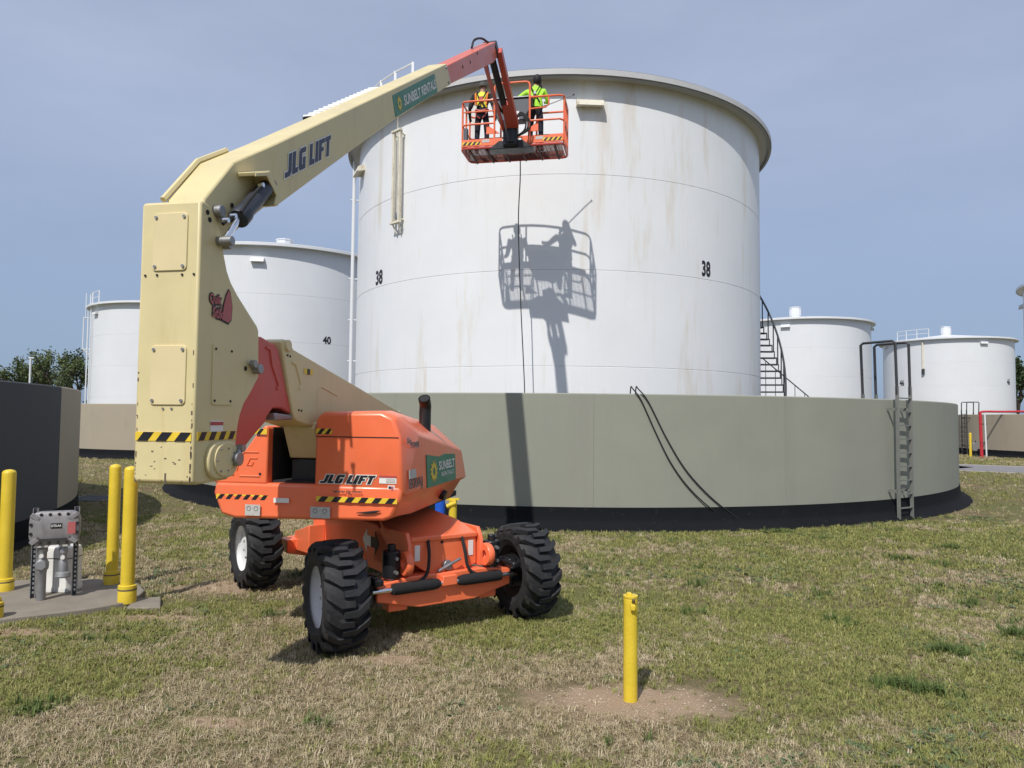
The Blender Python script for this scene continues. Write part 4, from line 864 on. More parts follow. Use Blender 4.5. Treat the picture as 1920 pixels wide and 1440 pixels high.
# left worker: vest, arms down holding the rails
J, f = figure(-.80, -.12, .98, dict(elL=(-.30, -.06, 1.14), wrL=(-.33, .08, .93), hdL=(-.32, .16, .86), elR=(.29, -.03, 1.13), wrR=(.31, .10, .92), hdR=(.30, .18, .86), head=(.0, .07, 1.62), crown=(.01, .08, 1.71)))
pl = person('p', J, body_edges(), RAD, {**zones('hivis_yellow', 'black_cloth'), ('shL', 'elL'): 'black_cloth', ('shR', 'elR'): 'black_cloth'}, 'pelvis', 'person in yellow safety vest and cap at the left end of the raised basket', None)
def worn(name, m, mb, p, **k): return mb.build(name, m, p, smooth=True, **k)
c = f(0, .05, 1.70)
n = 20; hat = MB(); ring = lambda r, z, sx=1.0: [c+PF.x*r*sx*math.cos(2*math.pi*i/n)+PF.y*r*1.18*math.sin(2*math.pi*i/n)+np.array((0, 0, z)) for i in range(n)]
worn('cap', 'cap', hat.loft([ring(.098, -.03), ring(.100, .0), ring(.088, .05), ring(.055, .085), ring(.01, .098)]), pl)
for s in (-1, 1):
    worn('harness_strap', 'black_cloth', MB().tube(smoothpath([f(s*.12, .10, 1.50), f(s*.12, -.06, 1.50), f(s*.07, -.115, 1.36), f(0, -.128, 1.26), f(-s*.10, -.125, 1.10)]), .018, 6), pl)
    worn('vest_stripe', 'hivis_orange', MB().tube(smoothpath([f(s*.155, -.0, 1.50), f(s*.15, -.085, 1.44), f(s*.14, -.118, 1.30), f(s*.13, -.12, 1.15)]), .021, 6), pl)
    worn('sleeve', 'black_cloth', MB().tube([f(s*.20, .02, 1.44), f(s*.245, -.02, 1.30), f(s*.295, -.04, 1.13)], [.072, .064, .054], 10), pl)
worn('harness_belt', 'decal_red', MB().tube(smoothpath([f(-.16, -.02, 1.06), f(-.12, -.115, 1.03), f(0, -.128, 1.0), f(.12, -.115, 1.03), f(.16, -.02, 1.06)]), .024, 6), pl)
worn('harness_pad', 'decal_red', MB().box(f(0, -.13, 1.30), (.10, .03, .12), PF.x, PF.y), pl, bevel=.01)
for s in (-1, 1): worn('leg_strap', 'decal_red', MB().tube(smoothpath([f(s*.15, -.10, 1.0), f(s*.10, -.125, .88), f(s*.03, -.11, .82)]), .016, 6), pl)
# right worker: bright green shirt, dark hair, left arm out to the console, lance in the right hand
J, f = figure(.50, -.05, 1.04, dict(elL=(-.42, -.02, 1.24), wrL=(-.52, .10, 1.10), hdL=(-.56, .15, 1.06), elR=(.27, .12, 1.16), wrR=(.18, .33, 1.26), hdR=(.15, .40, 1.30), head=(.02, .06, 1.63), crown=(.03, .06, 1.73)))
pr = person('p', J, body_edges(), RAD, zones('hivis', 'hivis'), 'pelvis', 'person in bright green shirt with black harness at the right side of the raised basket', None)
c = f(.025, .04, 1.69); hat = MB()
worn('hair', 'hair', hat.loft([ring(.06, -.13), ring(.092, -.09), ring(.102, -.02), ring(.095, .05), ring(.06, .10), ring(.01, .115)]), pr)
for s in (-1, 1):
    worn('harness_strap', 'black_cloth', MB().tube(smoothpath([f(s*.12, .10, 1.50), f(s*.12, -.05, 1.51), f(s*.06, -.115, 1.38), f(0, -.128, 1.28), f(-s*.11, -.12, 1.08)]), .017, 6), pr)
    worn('leg_strap', 'black_cloth', MB().tube(smoothpath([f(s*.16, -.06, 1.02), f(s*.10, -.125, .90), f(s*.02, -.11, .82)]), .014, 6), pr)
worn('shirt_hem', 'hivis', MB().loft([[f(.158*q*math.cos(2*math.pi*i/n), .0+.118*q*math.sin(2*math.pi*i/n), z) for i in range(n)] for q, z in ((1.0, 1.16), (1.06, 1.05), (1.08, .99))], cap=False), pr)
worn('harness_ring', 'steel', MB().box(f(0, -.14, 1.30), (.07, .02, .09), PF.x, PF.y), pr, bevel=.01)
worn('lanyard', 'black_cloth', MB().tube(smoothpath([f(0, -.14, 1.28), f(-.04, -.17, 1.0), f(-.06, -.18, .8), f(-.10, -.2, .66)]), .012, 6), pr)
lance = thing('spray_lance', tuple(f(.15, .40, 1.28)), 'thin black spray lance held by the worker in green', 'lance')
L0, L1 = f(-.10, .34, 1.10), f(.78, .80, 1.62)
MB().tube([L0, L0+(L1-L0)*.3], .022, 8).build('grip', 'black_matte', lance, smooth=True)
MB().tube([L0+(L1-L0)*.28, L1], .012, 8).build('wand', 'steel', lance, smooth=True); MB().cyl(L1, L1+(L1-L0)*.03, .02, n=8).build('nozzle', 'black_matte', lance)
hs = smoothpath([PF(.05, PDp-.02, FZ-.05), PF(.03, PDp+.10, FZ-.5), YD(972, 420, 18.1), YD(976, 560, 18.2), YD(982, 690, 18.3), YD(984, 760, 18.3), np.array([.35, 18.1, .03])])
tag(MB().tube(hs, .014, 6).build('pressure_hose', 'black_matte', smooth=True), 'thin black hose hanging from the basket down the big tank', 'hose')

# ------------------------------------------------------------------ things by the ring wall
def wall_pt(x, y, off=.03): return CY(x, y, WALL38, RW+off)
def hose(px, label):
    P = [wall_pt(x, y) for x, y in px[:-2]]; P[0] = P[0]+np.array((0, .02, .04))
    back = [P[0]+np.array((0, .25, .02)), P[0]+np.array((0, .40, -.4))]
    P = back[::-1]+P+[G(x, y, .03) for x, y in px[-2:]]
    o = MB().tube(smoothpath(P, 5), .012, 8).build('hose', 'black_matte', smooth=True); tag(o, label, 'hose', 'hoses over the ring wall')
hose([(1187, 733), (1203, 752), (1230, 812), (1258, 868), (1292, 915), (1335, 955), (1385, 988), (1440, 999)], 'lower of the two black hoses draped over the grey ring wall')
hose([(1197, 733), (1216, 754), (1249, 820), (1283, 877), (1321, 921), (1363, 957), (1415, 989), (1480, 996)], 'upper of the two black hoses draped over the grey ring wall')

def wall_ladder(c, rw, px, base_y, label, m='ladder_grey', H=2.6, top=1.22, rungs=9, small=False):
    p0 = CY(px, base_y, c, rw+.22); a = math.atan2(p0[1]-c[1], p0[0]-c[0]); dv = np.array([math.cos(a), math.sin(a), 0]); tv = np.array([-dv[1], dv[0], 0])
    t = thing('wall_ladder', (c[0]+dv[0]*(rw+.24), c[1]+dv[1]*(rw+.24), 0), label, 'ladder', 'ladders over the ring walls')
    f = FR((*c[:2], 0), tv, dv)
    lw = .26
    for s in (-1, 1):
        MB().box(f(s*lw, rw+.22, (H+.28)/2-.0), (.03, .075, H+.28), tv, dv).build('side_rail', m, t, bevel=.005)
        MB().tube([f(s*lw, rw+.22, H+.1), f(s*(lw+.01), rw+.20, H+top), f(s*(lw+.01), rw+.14, H+top+.04), f(s*(lw+.01), rw-.52, H+top+.04), f(s*(lw+.01), rw-.58, H+top), f(s*lw, rw-.55, H-.02)], .030, 6).build('hand_loop', 'stair_dark', t, smooth=True)
        MB().box(f(s*lw, rw+.10, H-.22), (.03, .22, .06), tv, dv).build('wall_bracket', m, t); MB().box(f(s*lw, rw+.10, .62), (.03, .22, .06), tv, dv).build('wall_bracket', m, t)
        MB().box(f(s*lw, rw-.55, H+.05), (.05, .06, .14), tv, dv).build('loop_foot', m, t)
    for i in range(rungs): MB().box(f(0, rw+.23, .26+.295*i), (2*lw-.03, .04, .026), tv, dv).build('rung', m, t)
    return t
wall_ladder(WALL38, RW, 1697, 900, 'grey steel ladder with tall hand loops over the middle ring wall')
wall_ladder(WALLR, RW, 1808, 800, 'small dark ladder loop seen over the far right ring wall', m='stair_dark', top=.75)

def pipe_post(x, y, ty, w, label, m='yellow', collar=0, z=0, cap=False, name='bollard', group='yellow bollards', Y=None):
    p = G(x, y, z) if Y is None else YD(x, y, Y); r = w/2/CAM_F*p[1]; h = YD(x, ty, p[1])[2]
    t = thing(name, (p[0], p[1], z), label, name.replace('_', ' '), group)
    prof = [(r, 0), (r, h-z-.03)]+([(r*.97, h-z-.012), (r*.8, h-z+.004), (r*.4, h-z+.016), (.001, h-z+.02)] if not cap else [(r, h-z-.02), (r*.96, h-z-.016), (r*.96, h-z-.01), (r*1.04, h-z-.01), (r*1.04, h-z+.004), (.001, h-z+.006)])
    MB().lathe(prof, 28).build('post', m, t, smooth=True, local=True, ang=40)
    if collar:
        k = 1.32; MB().lathe([(r*k, -.02), (r*k, collar*.75), (r*k*.98, collar*.78), (r*k*1.01, collar*.80), (r*k, collar), (r*1.02, collar+.008)], 28).build('collar', m, t, smooth=True, local=True, ang=40)
        MB().lathe([(r*k*1.012, collar*.70), (r*k*1.03, collar*.74), (r*k*1.012, collar*.79)], 28).build('collar_seam', 'rim_brown', t, smooth=True, local=True)
    return t, r, h-z
bt, br, bh = pipe_post(1182, 1313, 1117, 26, 'yellow capped well pipe with padlock standing in bare dirt in the foreground', cap=True, name='well_pipe', group='yellow posts')
MB().box((-br*.2, 0, bh+.012), (.035, .05, .022)).build('cap_tab', 'yellow', bt, local=True, bevel=.004)
MB().tube([(br*.1, -br-.004, bh-.035), (br*.1, -br-.02, bh-.012), (br*.35, -br-.02, bh-.012), (br*.35, -br-.004, bh-.04)], .006, 6).build('shackle', 'rim_brown', bt, local=True)
MB().box((br*.12, -br-.018, bh-.07), (.036, .024, .045)).build('padlock', 'yellow', bt, local=True, bevel=.006)
pipe_post(238, 1126, 877, 24, 'front yellow bollard beside the hanging cream mast foot', collar=.17, z=.06)
pipe_post(209, 1094, 873, 20, 'rear yellow bollard left of the cream mast foot', collar=.15, z=.06)
pipe_post(8, 1107, 883, 23, 'yellow bollard cut by the left edge before the dark wall', collar=.14, z=.06)
pipe_post(-13, 1158, 1120, 24, 'yellow bollard stub just showing at the lower left edge', collar=.15, z=.06)
pt, r2, h2 = pipe_post(849, 960, 938, 15, 'pale yellow post with valve behind the orange turntable', cap=True, name='yellow_post', group='yellow posts', Y=12.2)
MB().cyl((-.10, -.06, h2-.10), (.06, -.06, h2-.03), .035, n=10).build('valve', 'decal_gold', pt, local=True); MB().box((.0, 0, h2+.02), (.22, .08, .03)).build('valve_handle', 'decal_gold', pt, local=True)
pipe_post(825, 960, 925, 19, 'blue post beside the pale yellow one behind the orange turntable', m='blue_paint', name='blue_post', group='posts', Y=12.4)
pipe_post(1820, 857, 812, 4.4, 'far thin yellow bollard at the foot of the right ring wall', group='yellow bollards')
# red fire pipe over the far right wall
ra = G(1841, 858); rp_ = thing('fire_pipe', tuple(ra), 'red fire pipe rising up and over the far right ring wall', 'pipe')
zt = YD(1841, 772, ra[1])[2]; far = YD(1935, 770, ra[1]-1.0)
bar('riser', [(ra[0], ra[1], 0), (ra[0]-.05, ra[1], zt-.1)], .09, 'red_paint', rp_, 12); bar('cross_pipe', smoothpath([(ra[0]-.05, ra[1], zt-.15), (ra[0]+.1, ra[1], zt), (ra[0]+1.6, ra[1]+.2, zt+.02), (far[0]+3, ra[1]+.5, zt+.08)]), .065, 'red_paint', rp_, 12)
bar('white_riser', [(ra[0]+.22, ra[1]-.1, 0), (ra[0]+.16, ra[1]-.1, zt-.1)], .045, 'far_white', rp_, 10)
for z in (.9, 2.0): MB().box((ra[0]+.1, ra[1]-.05, z), (.4, .06, .05)).build('pipe_clamp', 'stair_dark', rp_)
rb_ = thing('equipment_stand', tuple(G(1827, 857)), 'small grey instrument stand between the far yellow bollard and red pipe', 'stand'); q = G(1827, 857)
MB().box((q[0], q[1], .62), (.28, .2, .5)).build('instrument_box', 'galv', rb_, bevel=.02)
for s in (-.12, .12): MB().box((q[0]+s, q[1]+.05, .5), (.05, .05, 1.0)).build('leg', 'galv_dark', rb_)

# ------------------------------------------------------------------ junction box corner
SL = [(-4.15, 7.92), (-4.28, 8.42), (-4.55, 8.78), (-5.2, 8.98), (-6.9, 8.75), (-6.9, 6.3), (-5.95, 6.72), (-5.09, 7.2), (-4.5, 7.58)]
tag(MB().prism([(x, y, -.05) for x, y in SL], [(x, y, .06) for x, y in SL]).build('concrete_pad', 'concrete', bevel=.012), kind='structure')
tag(MB().prism([(x, y, -.05) for x, y in [(-4.12, 7.72), (-3.76, 7.74), (-3.98, 8.2), (-4.22, 8.12)]], [(x, y, .045) for x, y in [(-4.12, 7.72), (-3.76, 7.74), (-3.98, 8.2), (-4.22, 8.12)]]).build('concrete_slab', 'concrete', bevel=.012), 'loose triangular concrete slab at the front yellow bollard foot', 'slab')
JY = 7.95; jx0, jx1, jz0, jz1 = -5.345, -4.775, .665, 1.035
JC = np.array([(jx0+jx1)/2, JY, 0]); JF = FR(JC, (math.cos(.42), math.sin(.42), 0), (-math.sin(.42), math.cos(.42), 0)); jw, jh = .24, (jz1-jz0)
jt = thing('junction_box', (JC[0], JC[1], .06), 'grey bolted cast junction box on slotted posts with conduits', 'electrical box')
zc = (jz0+jz1)/2
def jr(sx, sz, r): return [(x, zc+z) for x, z in rrect(-jw*sx, -jh/2*sz, jw*sx, jh/2*sz, r, 4)]
mb = MB(); mb.loft([[JF(x, .16, z) for x, z in jr(.95, .92, .09)], [JF(x, .02, z) for x, z in jr(1, 1, .10)], [JF(x, -.03, z) for x, z in jr(1, 1, .10)], [JF(x, -.045, z) for x, z in jr(.97, .95, .09)], [JF(x, -.065, z) for x, z in jr(.74, .66, .06)]])
mb.build('housing', 'box_grey', jt, bevel=.006)
for sx in (-1, 1):
    for sz in (-1, 1):
        q = JF(sx*jw*.73, -.05, zc+sz*jh*.34); MB().box(q, (.11, .03, .05), JF.x*.8+JF.z*.6*sx*sz, JF.y).build('corner_rib', 'box_grey', jt, bevel=.005)
for x in (-.50, -.17, .17, .50):
    for sz in (-1, 1): MB().cyl(JF(x*jw*1.05, -.035, zc+sz*jh*.42), JF(x*jw*1.05, -.066, zc+sz*jh*.42), .016, n=8).build('lid_bolt', 'black_matte', jt)
for sx in (-1, 1):
    for z in (-.05, .05): MB().cyl(JF(sx*jw*.91, -.035, zc+z), JF(sx*jw*.91, -.066, zc+z), .016, n=8).build('lid_bolt', 'black_matte', jt)
MB().box(JF(.02, -.067, zc+.03), (.105, .006, .055), JF.x, JF.y).build('tag_plate', 'decal_black', jt)
put_text('tag_lettering', 'DTS-A4', 'decal_white', jt, JF(-.025, -.072, zc+.018), JF.x, JF.z, .09, .026, bold=.03, lift=.002)
MB().box(JF(.165, -.064, zc+.0), (.075, .006, .13), JF.x, JF.y).build('red_label', 'decal_pink', jt)
MB().box(JF(-.01, -.06, zc-.115), (.26, .03, .018), JF.x, JF.y).build('lid_lip', 'galv_dark', jt)
for k, x in enumerate((-.215, .185)):                 # slotted channel posts
    h0 = jz1+.02; ch = MB().box(JF(x, .19, (h0+.06)/2), (.045, .03, h0-.06), JF.x, JF.y).build('strut_post', 'galv_dark', jt)
    for s in (-1, 1): MB().box(JF(x+s*.022, .17, (h0+.06)/2), (.006, .05, h0-.06), JF.x, JF.y).build('post_flange', 'galv', jt)
    for i in range(11): MB().box(JF(x, .173, .12+i*.05), (.016, .004, .026), JF.x, JF.y).build('post_slot', 'decal_white', jt)
def jpipe(x, prof, nm, m): return MB().lathe([(r, z) for r, z in prof], 20, c=tuple(JF(x, .03, 0))).build(nm, m, jt, smooth=True, ang=40)
jpipe(-.115, [(.046, .04), (.046, .36), (.049, .365), (.049, .38), (.046, .385), (.046, .40)], 'conduit', 'galv')
jpipe(-.115, [(.046, .38), (.062, .40), (.066, .43), (.066, .47), (.05, .50), (.044, .51), (.044, .58), (.052, .59), (.052, .63), (.038, .64), (.038, .70)], 'seal_fitting', 'galv')
MB().cyl(JF(-.115, .03, .45), JF(-.115, -.05, .45), .055, n=6).build('seal_plug', 'galv', jt, bevel=.005)
MB().cyl(JF(-.115, .0, .55), JF(-.115, -.035, .55), .022, n=10).build('pipe_plug', 'decal_white', jt)
jpipe(.085, [(.07, .295), (.078, .31), (.07, .345), (.05, .36), (.044, .47), (.03, .50), (.03, .56), (.042, .565), (.042, .62), (.036, .63), (.036, .70)], 'drain_fitting', 'galv')
MB().cyl(JF(.085, .0, .52), JF(.085, -.03, .52), .022, n=10).build('pipe_plug', 'decal_white', jt)
for x in (-.115, .085): MB().box(JF(x+.01, .0, .655), (.10, .08, .022), JF.x, JF.y).build('box_flange', 'decal_grey', jt)
cq = YD(117, 1075, 8.42); ct_ = thing('white_cabinet', (cq[0], cq[1], .06), 'white ribbed plastic pedestal behind the junction box posts', 'pedestal')
oct_ = lambda k, z, d=0: [(k*.175*x, k*.15*y, z) for x, y in ((-1, -.45), (-.72, -1), (-.08, -1), (-.02, -.88), (.10, -.88), (.16, -1), (.78, -1), (1, -.5), (1, .6), (.6, 1), (-.6, 1), (-1, .6))]
MB().loft([oct_(1.06, 0), oct_(1.06, .05), oct_(1.0, .07), oct_(1.0, .375)]).build('cabinet_body', 'cab_white', ct_, local=True, bevel=.006)
MB().loft([oct_(.97, .372), oct_(.97, .384)]).build('lid_joint', 'black_matte', ct_, local=True)
MB().loft([oct_(1.0, .384), oct_(1.0, .46), oct_(.93, .50), oct_(.85, .51)]).build('cabinet_lid', 'cab_white', ct_, local=True, bevel=.008)
gq = G(175, 935); gt = thing('drain_grate', tuple(gq), 'flat metal-framed hatch in the grass beside the dark wall', 'hatch')
for s in (-1, 1):
    MB().box((gq[0]+s*.50, gq[1], .012), (.035, 1.1, .024)).build('frame_bar', 'box_grey', gt); MB().box((gq[0], gq[1]+s*.52, .012), (.96, .035, .024)).build('frame_bar', 'box_grey', gt)
MB().box((gq[0], gq[1], .008), (.96, 1.0, .012)).build('hatch_plate', 'wall_charcoal', gt)
pq = YD(55, 735, 70); lp = thing('light_pole', (pq[0], pq[1], 0), 'slim white light pole before the trees at far left', 'pole')
bar('shaft', [(pq[0], pq[1], 0), (pq[0], pq[1], YD(55, 672, 70)[2])], .09, 'far_white', lp, 8); MB().box((pq[0]+.1, pq[1], YD(55, 671, 70)[2]), (.5, .2, .1)).build('lamp_head', 'far_white', lp)

# ------------------------------------------------------------------ trees
def tree(x, y, h, spread, label, seed, dense=900, leaf='leaf', ls=.13, low=.35):
    rs = random.Random(seed); t = thing('tree', (x, y, 0), label, 'tree', 'trees beyond the tanks'); mb = MB(); tips = []
    def branch(p, d, L_, r, lvl):
        pts = [p]; q = np.array(p)
        for i in range(4):
            d = d+np.array([rs.uniform(-.16, .16), rs.uniform(-.16, .16), rs.uniform(-.02, .14)]); d = d/np.linalg.norm(d); q = q+d*L_/4; pts.append(q)
        mb.tube(pts, [r, r*.88, r*.76, r*.64, r*.5], 6 if lvl < 2 else 4)
        if lvl >= 3: tips.extend(pts[1:]); return
        if lvl == 2: tips.extend(pts[2:])
        for i in range(4 if lvl == 0 else 3):
            k = rs.randint(2, 4); a = rs.uniform(0, 6.28); e = rs.uniform(.25, .75)
            nd = d*.7+np.array([math.cos(a)*e*spread, math.sin(a)*e*spread, rs.uniform(.0, .35)]); branch(pts[k], nd/np.linalg.norm(nd), L_*rs.uniform(.55, .75), r*.5, lvl+1)
    branch(np.array([x, y, 0.]), np.array([rs.uniform(-.06, .06), 0, 1.]), h*low, h*.022, 0)
    T_ = np.array(tips); sc_ = h/max(T_[:, 2].max(), .1); b0 = np.array([x, y, 0.])
    mb.v = [tuple(b0+(np.array(q)-b0)*sc_) for q in mb.v]; T_ = b0+(T_-b0)*sc_; mb.build('trunk', 'bark', t, smooth=True)
    lm = MB()
    cl = [T_[rs.randrange(len(T_))] for _ in range(dense)]
    for c in cl:
        c = c+np.array([rs.gauss(0, .28), rs.gauss(0, .28), rs.gauss(0, .2)])*spread*h/9
        for _ in range(3):
            p = c+np.array([rs.gauss(0, .12), rs.gauss(0, .12), rs.gauss(0, .1)]); a = np.array([rs.gauss(0, 1) for _ in range(3)]); a /= np.linalg.norm(a); b_ = np.cross(a, (rs.gauss(0, 1), rs.gauss(0, 1), rs.gauss(0, 1))); b_ /= np.linalg.norm(b_)
            s = ls*rs.uniform(.6, 1.4); lm.add([p-a*s, p+b_*s*.55, p+a*s, p-b_*s*.55], [(0, 1, 2, 3)])
    lm.build('crown', leaf, t)
for i, (px, ty, lab) in enumerate([(12, 668, 'leftmost thin leafy tree over the dark wall'), (38, 664, 'second thin tree from the left edge, left of the light pole'), (74, 658, 'tall open-crowned tree just right of the light pole'), (104, 662, 'thin tree in the middle of the row between pole and tank'), (126, 657, 'tall thin tree second from the far left tank'), (148, 664, 'thin tree right against the far left tank')]):
    p = YD(px, 760, 95+4*(i % 3)); tree(p[0], p[1], YD(px, ty, p[1])[2], .9, lab, 11+i, dense=650, ls=.16)
p = YD(1908, 760, 110); tree(p[0], p[1], 12, .8, 'dark tree between tank 46 and the right edge tank', 41, dense=900, leaf='leaf_dark', ls=.25, low=.3)
hb = MB()
for i in range(9000):
    x = rng.uniform(-110, -55); y = 118+rng.uniform(-3, 3); z = abs(rng.normal(0, 1.6)); s = rng.uniform(.15, .4); a = rng.normal(size=3); a /= np.linalg.norm(a); b_ = np.cross(a, rng.normal(size=3)); b_ /= np.linalg.norm(b_)
    q = np.array([x, y, z]); hb.add([q-a*s, q+b_*s*.6, q+a*s, q-b_*s*.6], [(0, 1, 2, 3)])
tag(hb.build('far_shrubs', 'leaf_dark'), 'low dark shrub belt beyond the trees at far left', 'shrubs', kind='stuff')

# ------------------------------------------------------------------ grass
def vnoise(x, y, cell, seed):
    g = np.random.default_rng(seed).random((256, 256)); u, v = x/cell+77, y/cell+77; i, j = np.floor(u).astype(int), np.floor(v).astype(int); fu, fv = u-i, v-j
    fu = fu*fu*(3-2*fu); fv = fv*fv*(3-2*fv); s = lambda a, b_: g[a % 256, b_ % 256]
    return (s(i, j)*(1-fu)+s(i+1, j)*fu)*(1-fv)+(s(i, j+1)*(1-fu)+s(i+1, j+1)*fu)*fv
def fbm(x, y, cell, seed): return .55*vnoise(x, y, cell, seed)+.3*vnoise(x, y, cell/2.3, seed+1)+.15*vnoise(x, y, cell/5.1, seed+2)
def leafmat(name, cols, rough=.7, trans=.0):
    m = bpy.data.materials.new(name); m.use_nodes = True; n, l = m.node_tree.nodes, m.node_tree.links; b = n['Principled BSDF']; b.inputs['Roughness'].default_value = rough; b.inputs['Specular IOR Level'].default_value = .3
    oi = n.new('ShaderNodeObjectInfo'); cr = n.new('ShaderNodeValToRGB'); el = cr.color_ramp.elements
    while len(el) < len(cols): el.new(.5)
    for i, c in enumerate(cols): el[i].position = i/(len(cols)-1); el[i].color = (*c, 1)
    l.new(oi.outputs['Random'], cr.inputs[0]); l.new(cr.outputs[0], b.inputs['Base Color']); MATS[name] = m
leafmat('straw_blade', [(.26, .195, .11), (.46, .37, .235), (.34, .285, .14), (.58, .49, .33), (.39, .30, .19)])
leafmat('green_blade', [(.18, .20, .05), (.29, .285, .085), (.16, .19, .05), (.37, .345, .125), (.24, .245, .08)])
leafmat('weed_leaf', [(.07, .11, .05), (.10, .145, .065), (.13, .17, .06), (.08, .12, .065)], .5)
def tuft(seed, nb, h, spread, lean, w):
    r = np.random.default_rng(seed); vs, fs = [], []
    for k in range(nb):
        a = r.uniform(0, 6.28); d = r.uniform(0, spread); p = np.array([d*math.cos(a), d*math.sin(a), 0]); az = r.uniform(0, 6.28); ln = abs(r.normal(0, lean)); hh = h*r.uniform(.5, 1.2)
        dr = np.array([math.cos(az), math.sin(az), 0]); sd_ = np.array([-dr[1], dr[0], 0])*w*r.uniform(.7, 1.3); i = len(vs)
        m_ = p+dr*hh*ln*.4+np.array([0, 0, hh*.55]); e = p+dr*hh*ln*1.2+np.array([0, 0, hh*max(.2, 1-ln*.5)])
        vs += [p-sd_, p+sd_, m_-sd_*.8, m_+sd_*.8, e]; fs += [(i, i+1, i+3, i+2), (i+2, i+3, i+4)]
    return vs, fs
def weed(seed, nl, L_):
    r = np.random.default_rng(seed); vs, fs = [], []
    for k in range(nl):
        a = r.uniform(0, 6.28); dr = np.array([math.cos(a), math.sin(a), 0]); sd_ = np.array([-dr[1], dr[0], 0]); l_ = L_*r.uniform(.5, 1.2); up_ = r.uniform(.2, .9); w = l_*.20; o = dr*r.uniform(0, .02); i = len(vs)
        vs += [o, o+dr*l_*.45+sd_*w+np.array([0, 0, l_*.45*up_]), o+dr*l_*.5+np.array([0, 0, l_*.42*up_]), o+dr*l_*.45-sd_*w+np.array([0, 0, l_*.45*up_]), o+dr*l_+np.array([0, 0, l_*.55*up_])]
        fs += [(i, i+1, i+2), (i, i+2, i+3), (i+1, i+4, i+2), (i+2, i+4, i+3)]
    return vs, fs
def proto(name, geo_, m):
    me = bpy.data.meshes.new(name); me.from_pydata([tuple(q) for q in geo_[0]], [], geo_[1]); me.materials.append(MATS[m]); me.shade_smooth()
    return bpy.data.objects.new(name, me)
def scatter(name, pts, scl, protos, label):
    me = bpy.data.meshes.new(name); me.from_pydata(pts.tolist(), [], []); at = me.attributes.new('sc', 'FLOAT', 'POINT'); at.data.foreach_set('value', scl.astype(np.float32))
    o = bpy.data.objects.new(name, me); COL.objects.link(o); tag(o, label, 'grass', kind='stuff')
    ng = bpy.data.node_groups.new(name, 'GeometryNodeTree'); ng.interface.new_socket('Geometry', in_out='INPUT', socket_type='NodeSocketGeometry'); ng.interface.new_socket('Geometry', in_out='OUTPUT', socket_type='NodeSocketGeometry')
    N, K = ng.nodes, ng.links; gi, go = N.new('NodeGroupInput'), N.new('NodeGroupOutput'); m2p = N.new('GeometryNodeMeshToPoints'); K.new(gi.outputs[0], m2p.inputs[0]); iop = N.new('GeometryNodeInstanceOnPoints')
    gg = N.new('GeometryNodeGeometryToInstance')
    for q in protos:
        oi = N.new('GeometryNodeObjectInfo'); oi.inputs['Object'].default_value = q; oi.inputs['As Instance'].default_value = True; K.new(oi.outputs['Geometry'], gg.inputs[0])
    rv = N.new('FunctionNodeRandomValue'); rv.data_type = 'FLOAT_VECTOR'; rv.inputs[0].default_value = (-.15, -.15, 0); rv.inputs[1].default_value = (.15, .15, 6.283)
    ri = N.new('FunctionNodeRandomValue'); ri.data_type = 'INT'; ri.inputs[4].default_value = 0; ri.inputs[5].default_value = len(protos)-1
    na = N.new('GeometryNodeInputNamedAttribute'); na.data_type = 'FLOAT'; na.inputs[0].default_value = 'sc'
    K.new(m2p.outputs[0], iop.inputs['Points']); K.new(gg.outputs[0], iop.inputs['Instance']); iop.inputs['Pick Instance'].default_value = True; K.new(ri.outputs[2], iop.inputs['Instance Index'])
    K.new(rv.outputs[0], iop.inputs['Rotation']); K.new(na.outputs[0], iop.inputs['Scale']); K.new(iop.outputs[0], go.inputs[0])
    md = o.modifiers.new('scatter', 'NODES'); md.node_group = ng; return o
def candidates(n, y0, y1):
    y = np.sqrt(rng.uniform(y0*y0, y1*y1, n)); x = rng.uniform(-.86, .86, n)*(y+1.5); return x, y
def blocked(x, y):
    b_ = (np.hypot(x-WALL38[0], y-WALL38[1]) < RW+.33) | (np.hypot(x-WALLN[0], y-WALLN[1]) < 12.98) | (np.hypot(x-T40[0], y-T40[1]) < RW+.3) | (np.hypot(x-WALLR[0], y-WALLR[1]) < RW+.3)
    sp = np.array(SL); ins = np.ones_like(x, bool)
    for i in range(len(sp)):
        a, c = sp[i], sp[(i+1) % len(sp)]; ins &= ((c[0]-a[0])*(y-a[1])-(c[1]-a[1])*(x-a[0])) > -.02
    b_ |= ins; b_ |= (np.hypot(x+3.98, y-7.95) < .2)
    for cx, cy in ((1.4, -1.09), (1.4, 1.0), (-1.4, -1.09), (-1.4, 1.0)):
        w = CH(cx, cy, 0); b_ |= np.hypot(x-w[0], y-w[1]) < .2
    b_ |= np.hypot(x-gq[0], y-gq[1]) < .7
    dR = (y-RP0[1])*rd[0]-(x-RP0[0])*rd[1]; b_ |= (np.abs(dR) < 3.2) & (x > 14)
    return b_
def dirt(x, y):
    m = np.zeros_like(x); w = fbm(x, y, .5, 90)
    for dx, dy, rx, ry in DIRT: m = np.maximum(m, np.clip(1.7-np.hypot((x-dx)/rx, (y-dy)/ry)-(w-.5)*1.6, 0, 1))
    return m
parts_ = []
for y0, y1, cnt in ((3.2, 8, 52000), (8, 15, 46000), (15, 46, 40000)):
    x, y = candidates(cnt, y0, y1); k = ~blocked(x, y); x, y = x[k], y[k]; k = rng.random(len(x)) > dirt(x, y)*np.where((x > 0) & (y < 6.5), .97, .75); parts_.append((x[k], y[k]))
X = np.concatenate([q[0] for q in parts_]); Y_ = np.concatenate([q[1] for q in parts_])
gsel_ = .6*fbm(X, Y_, 1.9, 3)+.4*fbm(X, Y_, .5, 8)+.04*np.clip((Y_-6)/8, -.5, 1)+.03*np.clip(X/4, -1, 1)
isg = gsel_+rng.normal(0, .065, len(X)) > .535
